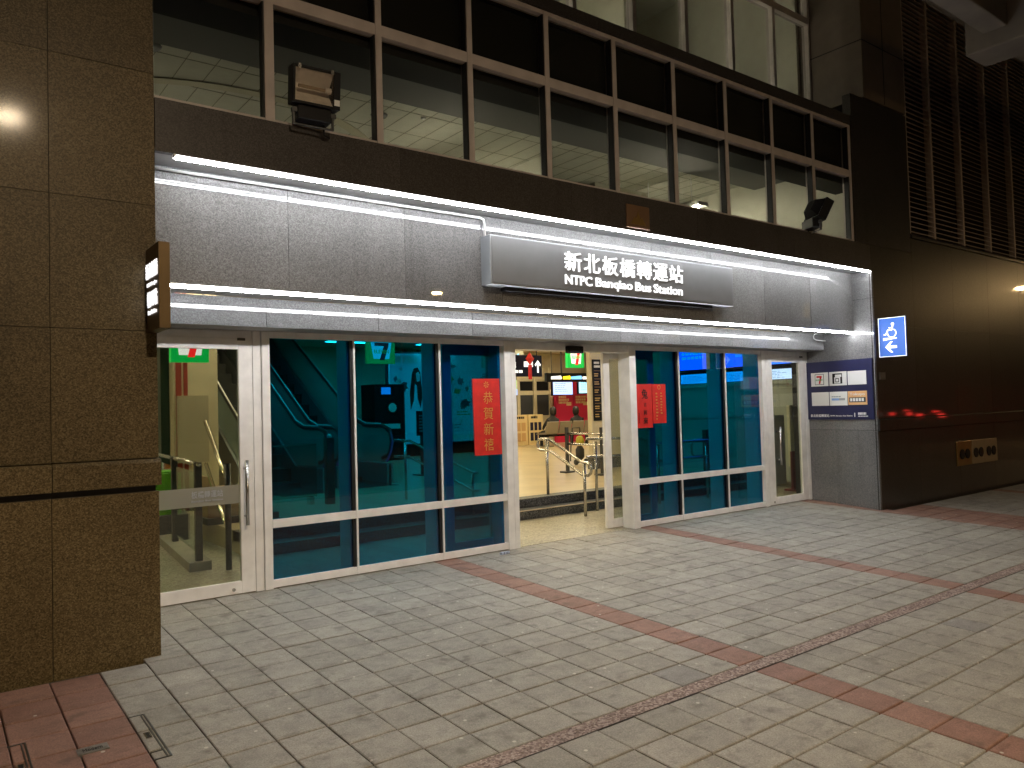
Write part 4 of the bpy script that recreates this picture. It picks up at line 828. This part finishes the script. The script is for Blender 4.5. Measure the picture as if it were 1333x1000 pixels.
# behind the right glass door
single('notice_board', MB().box(11.2, 11.9, 7.28, 7.33, .35, 1.35), mat('board cream', (.66, .66, .52), .6), 'cream board leaning behind the right glass door', 'board')
single('folded_sign', MB().box(10.93, 11.03, 7.08, 7.12, 0, .62).box(10.86, 11.1, 7.0, 7.2, 0, .03), mat('dark red board', (.20, .03, .03), .5), 'narrow dark red folded sign standing behind the right glass door', 'sign')
single('white_board', MB().box(10.55, 10.85, 7.15, 7.18, .12, 1.2), mat('board white', (.6, .62, .6), .6), 'white board leaning beside the dark red folded sign', 'board')
# ---- left: pillar, poster board, curb, posts, glass balustrade
S = thing('inner_pillar', 'beige pillar with two dark red stripes behind the left door', 'column', (2.95, 10.7, 0))
part('shaft', MB().box(2.57, 3.12, 10.5, 11.1, 0, 3.25), CREAM, S); BRED = mat('brick red stripe', (.30, .045, .03), .5)
for a, b in ((2.595, 2.665), (2.69, 2.74)): part('stripe', MB().box(a, b, 10.492, 10.5, 0, 3.2), BRED, S)
single('poster_board', MB().box(2.60, 2.985, 10.45, 10.49, .84, 1.70).box(2.62, 2.965, 10.446, 10.45, .86, 1.68), mat('blank board', (.42, .37, .28), .45), 'blank beige poster board on the beige pillar behind the left door', 'board')
S = thing('dark_column', 'dark green narrow column beside the beige pillar', 'column', (2.5, 10.9, 0)); part('shaft', MB().box(2.46, 2.565, 10.7, 11.1, 0, 3.25), mat('dark green', (.02, .045, .035), .4), S)
S = thing('shop_shelf', 'brightly lit shop shelf with goods at the far left behind the door', 'shelf', (1.9, 13, 0))
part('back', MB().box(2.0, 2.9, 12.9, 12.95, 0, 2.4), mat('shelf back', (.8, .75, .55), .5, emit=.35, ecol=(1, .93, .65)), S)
for k in range(6): part('board', MB().box(2.0, 2.9, 12.5, 12.9, .3+k*.33, .325+k*.33), PWHITE, S)
GC = [mat('goods %s' % n_, c_, .5) for n_, c_ in (('green', (.1, .4, .08)), ('black', (.02, .02, .02)), ('white', (.7, .7, .65)), ('orange', (.6, .22, .05)))]
for k in range(6):
    for j in range(7): part('goods', MB().box(2.03+j*.12, 2.12+j*.12, 12.55, 12.7, .326+k*.33, .326+k*.33+.14+.06*((j*7+k*3) % 3)), GC[(j*5+k*3) % 4], S)
single('crate', MB().box(2.12, 2.42, 9.6, 10.0, .3, .78).box(2.15, 2.39, 9.63, 9.97, .781, .80), mat('lime plastic', (.17, .50, .03), .5), 'lime green crate behind the left glass door', 'crate', bev=.01)
single('low_shelf', MB().box(2.0, 2.5, 9.55, 10.1, .001, .298), DSTEEL, 'low dark stand under the lime green crate', 'stand')
S = thing('ramp_curb', 'low stone curb with dark posts and glass panels behind the left door', 'balustrade', (2.05, 8.8, 0))
part('curb', MB().prism([(1.95, 7.5), (2.15, 7.5), (2.42, 10.4), (2.22, 10.4)], 'z', .0015, .085), mat('curb stone', (.30, .28, .23), .6, var=.15), S)
cur = lambda y: 2.05+(y-7.5)*.27/2.9
for y in (7.58, 8.95, 10.25): part('post', MB().box(cur(y)-.03, cur(y)+.03, y-.03, y+.03, .085, 1.0), DSTEEL, S, bev=.004)
for a, b in ((7.62, 8.9), (9.0, 10.2)): part('glass_panel', MB().add([(cur(a)-.005, a, .15), (cur(b)-.005, b, .15), (cur(b)-.005, b, .9), (cur(a)-.005, a, .9), (cur(a)+.005, a, .15), (cur(b)+.005, b, .15), (cur(b)+.005, b, .9), (cur(a)+.005, a, .9)], [(0, 1, 2, 3), (7, 6, 5, 4), (0, 4, 5, 1), (3, 2, 6, 7)]), BALU, S)
part('rail', MB().tube([(cur(7.5), 7.5, .98), (cur(10.4), 10.4, .98)], .022, 10), STEEL, S, smooth=True)
part('junction_box', MB().box(cur(7.58)-.10, cur(7.58)-.031, 7.54, 7.62, .62, .74), DSTEEL, S)
S = thing('stair_post', 'dark round post with a shiny handrail beside the stone curb', 'handrail', (2.27, 7.38, 0))
part('post', MB().tube([(2.27, 7.38, 0), (2.27, 7.38, .98)], .028, 12), DSTEEL, S, smooth=True)
for z in (.50, .95): part('rail', MB().tube([(2.27, 7.38, z-.12), (2.28, 7.55, z-.05), (2.42, 8.6, z+.42)], .02, 10), mat('polished rail %d' % int(z*100), (.75, .68, .5), .15, metal=1), S, smooth=True)
single('cardboard_box', MB().box(2.52, 2.86, 8.9, 9.3, .30, .62).box(2.53, 2.56, 8.9, 9.3, .62, .75), CARD, 'cardboard box behind the left door beside a plastic bag', 'box')
single('box_stand', MB().box(2.5, 3.3, 8.85, 9.35, .226, .299), DSTEEL, 'low dark stand carrying the cardboard box and plastic bag', 'stand')
single('plastic_bag', MB().lathe((3.03, 9.1, .30), [(.08, 0), (.15, .05), (.17, .18), (.13, .32), (.06, .42), (.08, .5)], 14), mat('thin white plastic', (.6, .62, .6), .3, var=.3, vscale=9), 'crumpled pale plastic bag behind the left glass door', 'bag', smooth=True)
# ---- escalators
def escalator(x0, x1, yb, label, first):
    S = thing('escalator', label, 'escalator', ((x0+x1)/2, yb+1, FZ), 'escalators behind the left blue glass')
    ht = lambda y: 0. if y < yb+1.1 else (y-yb-1.1)*.577
    ys = [yb+.3, yb+1.1, yb+7.6]
    for x in (x0, x1):
        top = [(x, yb+.08, FZ+.55), (x, yb+.02, FZ+.72), (x, yb+.10, FZ+.90), (x, yb+.32, FZ+.96), (x, yb+.95, FZ+.97), (x, yb+1.3, FZ+1.06), (x, yb+7.6, FZ+.98+ht(yb+7.6))]
        part('handrail', MB().tube([(x, yb+.35, FZ+.42), (x, yb+.16, FZ+.46)]+top, .035, 10), RUBBER, S, smooth=True)
        part('rail_cap', MB().tube([(x, yb+.40, FZ+1.0), (x, yb+.95, FZ+1.008), (x, yb+1.3, FZ+1.10), (x, yb+7.6, FZ+1.022+ht(yb+7.6))], .012, 6), PWHITE, S, smooth=True)
        pn = [(yb+.2, FZ+.35), (yb+1.2, FZ+.33), (yb+7.6, FZ+.33+ht(yb+7.6)), (yb+7.6, FZ+.93+ht(yb+7.6)), (yb+1.25, FZ+.98), (yb+.95, FZ+.93), (yb+.3, FZ+.92), (yb+.12, FZ+.82), (yb+.08, FZ+.6)]
        part('balustrade_glass', MB().prism(pn, 'x', x-.006, x+.006), BALU2, S)
        sk = [(yb+.1, FZ), (yb+1.4, FZ), (yb+7.6, FZ+ht(yb+7.6)-.55), (yb+7.6, FZ+.33+ht(yb+7.6)), (yb+1.2, FZ+.33), (yb+.1, FZ+.33)]
        part('skirt', MB().prism(sk, 'x', x-.06, x-.02).prism(sk, 'x', x+.02, x+.06), mat('skirt %d' % int(x*100), (.34, .35, .36), .3, metal=.6), S)
        part('red_light', MB().tube([(x, yb+.20, FZ+.36), (x, yb+.06, FZ+.52), (x, yb-.01, FZ+.70), (x, yb+.06, FZ+.86)], .016, 6), mat('red edge light %d' % int(x*100), (.7, .02, .05), .4, emit=1.6, ecol=(.8, .02, .06)), S)
    for k in range(14):
        y = yb+1.0+k*.38; part('step', MB().box(x0+.07, x1-.07, y, y+.379, FZ+max(0, ht(y+.2))-.2, FZ+.01+max(0, ht(y+.2))), DSTEEL, S)
    part('comb_plate', MB().box(x0+.06, x1-.06, yb-.3, yb+1.0, FZ, FZ+.01), STEEL, S)
escalator(4.10, 5.02, 11.3, 'left escalator rising away behind the first blue pane', True)
escalator(5.34, 6.24, 11.5, 'right escalator rising away behind the first two blue panes', False)
S = thing('barrier_post', 'dark guide post with red lettering before the escalators', 'post', (4.3, 9.68, FZ))
part('post', MB().box(4.25, 4.36, 9.63, 9.73, FZ, 1.10), DSTEEL, S, bev=.006); t = MB()
for k in range(4): lines(t, (0, 9.6295, 0), EX, EZ, 4.28, 4.33, .80+k*.06, .85+k*.06, 1, .003, 0, .9, 90+k)
part('lettering', t, LITR, S); part('knob', MB().lathe((4.305, 9.66, 1.1), [(.03, 0), (.035, .02), (.02, .05)], 10), PWHITE, S)
S = thing('glass_guard', 'low glass guard panel beside the guide post', 'glass guard', (3.9, 9.9, FZ))
part('glass_panel', MB().box(3.25, 4.2, 9.85, 9.862, FZ+.1, FZ+.78), BALU, S); part('cap', MB().box(3.25, 4.2, 9.845, 9.867, FZ+.78, FZ+.80), STEEL, S); part('foot', MB().box(3.3, 3.36, 9.8, 9.91, FZ, FZ+.1).box(4.08, 4.14, 9.8, 9.91, FZ, FZ+.1), STEEL, S)
S = thing('stair_handrail', 'pair of slanting stainless handrails behind the second blue pane', 'handrail', (5.3, 9, 0))
for z in (1.02, .80): part('rail', MB().tube([(5.22, 9.55, z), (5.26, 9.2, z), (5.45, 8.0, z-.38), (5.46, 7.9, z-.38)], .018, 8), STEEL, S, smooth=True)
for y, z0, z1 in ((9.3, FZ, 1.0), (8.0, 0 if False else .0, .62)): part('post', MB().tube([(5.24 if y > 9 else 5.45, y, FZ if y > 8.08 else .112), (5.24 if y > 9 else 5.45, y, z1)], .018, 8), STEEL, S, smooth=True)
S = thing('info_stand', 'black information stand on a post right of the escalators', 'stand', (7.45, 12.5, FZ)); part('board', MB().box(7.30, 7.62, 12.48, 12.52, .96, 1.42), BLACK, S); part('post', MB().box(7.42, 7.5, 12.52, 12.6, FZ, 1.3).box(7.3, 7.62, 12.4, 12.7, FZ, FZ+.02), DSTEEL, S)
t = MB(); lines(t, (0, 12.4795, 0), EX, EZ, 7.34, 7.58, 1.02, 1.36, 6, .002, 0, .4, 95); part('print', t, PGREY, S)
# lit advertisement wall at the back, shop front
S = thing('advert_wall', 'large pale cyan advertisement wall at the back behind the blue glass', 'advertisement', (11.5, 18.1, FZ))
part('panel', MB().box(9.75, 11.35, 18.02, 18.1, .55, 2.95), ADM, S); part('panel', MB().box(11.38, 13.4, 18.02, 18.1, .55, 2.95), ADM, S)
part('base', MB().box(9.75, 13.4, 18.0, 18.2, FZ, .545), BLACK, S); part('backing', MB().box(9.7, 13.45, 18.11, 18.2, .546, 3.0), DARKW, S)
t = MB(); O = (10.55, 18.0195, 0)
t.poly(O, EX, EZ, [(-.14, 2.42), (-.08, 2.56), (.04, 2.58), (.12, 2.45), (.13, 2.2), (.18, 1.85), (.10, 1.5), (.02, 1.75), (.0, 2.1), (-.06, 2.15), (-.10, 1.7), (-.2, 1.45), (-.22, 1.9)], .004)
part('hair_print', t, INK, S); t = MB(); t.poly(O, EX, EZ, [(.0, 2.2), (.09, 2.22), (.1, 2.4), (.05, 2.47), (-.02, 2.42)], .006); part('face_print', t, mat('face print', (.7, .6, .55), .5, emit=.3), S)
rn = random.Random(5); ADC = [mat('ad print %d' % q_, c_, .5, var=.3, vscale=9) for q_, c_ in enumerate(((.16, .22, .32), (.45, .5, .12), (.62, .75, .78), (.10, .10, .14), (.5, .2, .25)))]
for mi_ in range(5):
    t = MB()
    for k in range(9):
        cx_ = rn.uniform(9.9, 13.2)-10.55; cz_ = rn.uniform(.8, 2.7); a0 = rn.uniform(0, 3); nn_ = rn.choice((4, 7, 12)); el = rn.uniform(.4, 1.3)
        if abs(cx_) < .32: continue
        rr = rn.uniform(.04, .16); t.poly(O, EX, EZ, [(cx_+rr*(1+.3*math.sin(3*q))*math.cos(a0+q*6.2832/nn_), cz_+el*rr*(1+.3*math.sin(3*q))*math.sin(a0+q*6.2832/nn_)) for q in range(nn_)], .003+.0012*mi_)
    lines(t, (0, 18.0195, 0), EX, EZ, 11.5+.3*mi_, 12.1+.3*mi_, .9+.35*mi_, 1.05+.35*mi_, 2, .003, 0, .5, 120+mi_)
    part('pattern_print', t, ADC[mi_], S)
t = MB(); lines(t, (0, 18.0195, 0), EX, EZ, 9.9, 10.9, 2.68, 2.9, 1, .004, 0, .9, 97); lines(t, (0, 18.0195, 0), EX, EZ, 11.6, 12.8, .62, .74, 1, .004, 0, .9, 98); part('print', t, PWHITE, S)
def s4(S, O):
    t = MB(); lines(t, O, EX, EZ, 9.35, 9.95, 2.30, 2.62, 1, .004, 0, .9, 101); part('lettering', t, LITG, S)
    t = MB(); t.poly(O, EX, EZ, [(9.98, 2.46), (10.1, 2.58), (10.14, 2.58), (10.08, 2.48), (10.22, 2.48), (10.22, 2.44), (10.08, 2.44), (10.14, 2.34), (10.1, 2.34)], .004); part('arrow', t, LITB, S)
hung('direction_sign', 'hanging sign with green letters and blue arrow behind the third blue pane', 9.2, 10.25, 13.0, 2.27, 2.66, s4, mat('sign cream', (.6, .6, .5), .5))
S = thing('drink_machine', 'dark vending machine with round white emblem left of the advertisement wall', 'vending machine', (9.2, 17.3, FZ)); part('cabinet', MB().box(8.75, 9.6, 17.0, 17.7, FZ, 2.1), BLACK, S, bev=.015)
part('emblem', MB().poly((9.25, 16.9995, 1.52), EX, EZ, [(.11*math.cos(k*.3927), .11*math.sin(k*.3927)) for k in range(16)], .004), PWHITE, S); part('display', MB().box(8.95, 9.45, 16.988, 16.9995, 1.0, 1.12), PWHITE, S); part('top_display', MB().box(8.95, 9.2, 16.988, 16.9995, 1.85, 2.02), SCRL, S)

# ================================================================== across the street, seen only as reflections in the polished stone
def street_lamp(x, y, z, label, m=BULB, rim=-.085):
    S = thing('street_lamp', label, 'street lamp', (x, y-1.6, -.5), 'street lamps along the road')
    base = -.53 if y-1.6 < -3 else gz(y-1.6)
    part('pole', MB().tube([(x, y-1.6, base), (x, y-1.6, z-.6), (x, y-1.5, z-.1), (x, y-1.1, z+.22), (x, y-.3, z+.24)], [.09, .07, .06, .05, .045], 12), DSTEEL, S, smooth=True)
    part('head', MB().lathe((x, y, z+.02), [(.30, rim), (.305, .03), (.26, .10), (.14, .2), (.05, .24)], 20, bot=False), DSTEEL, S, smooth=True)
    part('bulb', MB().lathe((x, y, z), [(.15, -.035), (.19, -.02), (.2, .015)], 16), m, S)
street_lamp(1.156, -4.68, 6.5, 'street lamp behind the viewer mirrored as an orange spot in the left pillar')
BULB2 = mat('distant bulb', (1, .8, .5), .5, emit=1300, ecol=(1, .62, .22))
street_lamp(30.0, .06, 5.05, 'street lamp mirrored as a glow at the right edge of the dark wall', mat('near bulb', (1, .8, .5), .5, emit=520, ecol=(1, .64, .28)), .0)
street_lamp(17.8, -17.5, 6.5, 'distant street lamp mirrored as a small yellow spot in the granite panel', BULB2, .0)
CARC = [(.30, .30, .32), (.05, .05, .06), (.6, .6, .6)]
def car(x, y, rz, k, label):
    S = bpy.data.objects.new('car', None); S.location = (x, y, -.53); S.rotation_euler = (0, 0, rz); put(S, 'car', None, label=label, category='car', group='cars on the road')
    def P(n, mb, m, smooth=False, bev=0):
        o = bpy.data.objects.new(n, mb.mesh(n, m, (0, 0, 0), smooth)); COL.objects.link(o); o.parent = S; WL[o.name] = Vector((0, 0, 0)); bevel(o, bev); return o
    pr = [(-2.2, .35), (-2.25, .75), (-2.15, 1.0), (-1.6, 1.05), (-1.1, 1.42), (.4, 1.45), (1.1, 1.02), (2.1, .9), (2.25, .6), (2.2, .3)]
    P('body', MB().prism(pr, 'y', -.86, .86), mat('car paint %d' % k, CARC[k], .25, metal=.4, coat=1), bev=.06)
    P('rear_window', MB().add([(-1.62, -.65, 1.06), (-1.62, .65, 1.06), (-1.13, .6, 1.41), (-1.13, -.6, 1.41)], [(0, 1, 2, 3)]), BLACK)
    for sx in (-1.35, 1.4):
        for sy in (-.8, .8): P('wheel', MB().tube([(sx, sy-.1, .32), (sx, sy+.1, .32)], .32, 18), RUBBER)
    for sy in (-.68, .68): P('tail_light', MB().box(-2.28, -2.18, sy-.17, sy+.17, .72, .93), TAIL); P('headlight', MB().box(2.2, 2.26, sy-.16, sy+.16, .6, .75), HEADL)
    P('brake_light', MB().box(-1.66, -1.60, -.2, .2, 1.06, 1.1), TAIL); P('number_plate', MB().box(-2.27, -2.24, -.22, .22, .5, .62), PWHITE)
for k, (x, y, a, lb) in enumerate(((58.5, -19.0, 20, 'grey car with lit tail lights farthest along the mirrored row'), (55.5, -15.2, 14, 'black car with lit tail lights between two mirrored cars'), (50.5, -11.2, 8, 'white car with lit tail lights nearest in the mirrored row'))): car(x, y, R(a), k, lb)
S = thing('construction_fence', 'orange site fence with pale stripes mirrored at the right edge of the dark wall', 'fence', (44, -5.6, -.53)); ORF = mat('orange fence', (.55, .13, .03), .6)
for k in range(12): part('panel', MB().box(38+k*1.0, 38.97+k*1.0, -5.62, -5.58, -.5, 1.9), [ORF, mat('fence stripe %d' % k, (.6, .42, .25), .6)][k % 3 == 2], S)
S = thing('opposite_building', 'dark building across the road with a few lit windows, mirrored in the dark wall', 'building', (60, -46, -.53)); part('wall', MB().box(10, 110, -60, -46, -.53, 26), mat('dark facade', (.06, .055, .05), .8), S)
WLIT = mat('lit window', (1, .8, .4), .5, emit=.9, ecol=(1, .78, .35))
rn = random.Random(3)
for k in range(46):
    for j in range(6):
        if k > 14 and rn.random() < .09: part('window', MB().box(12+k*2.1, 13.3+k*2.1, -46, -45.95, 2+j*3.4, 3.9+j*3.4), WLIT, S)
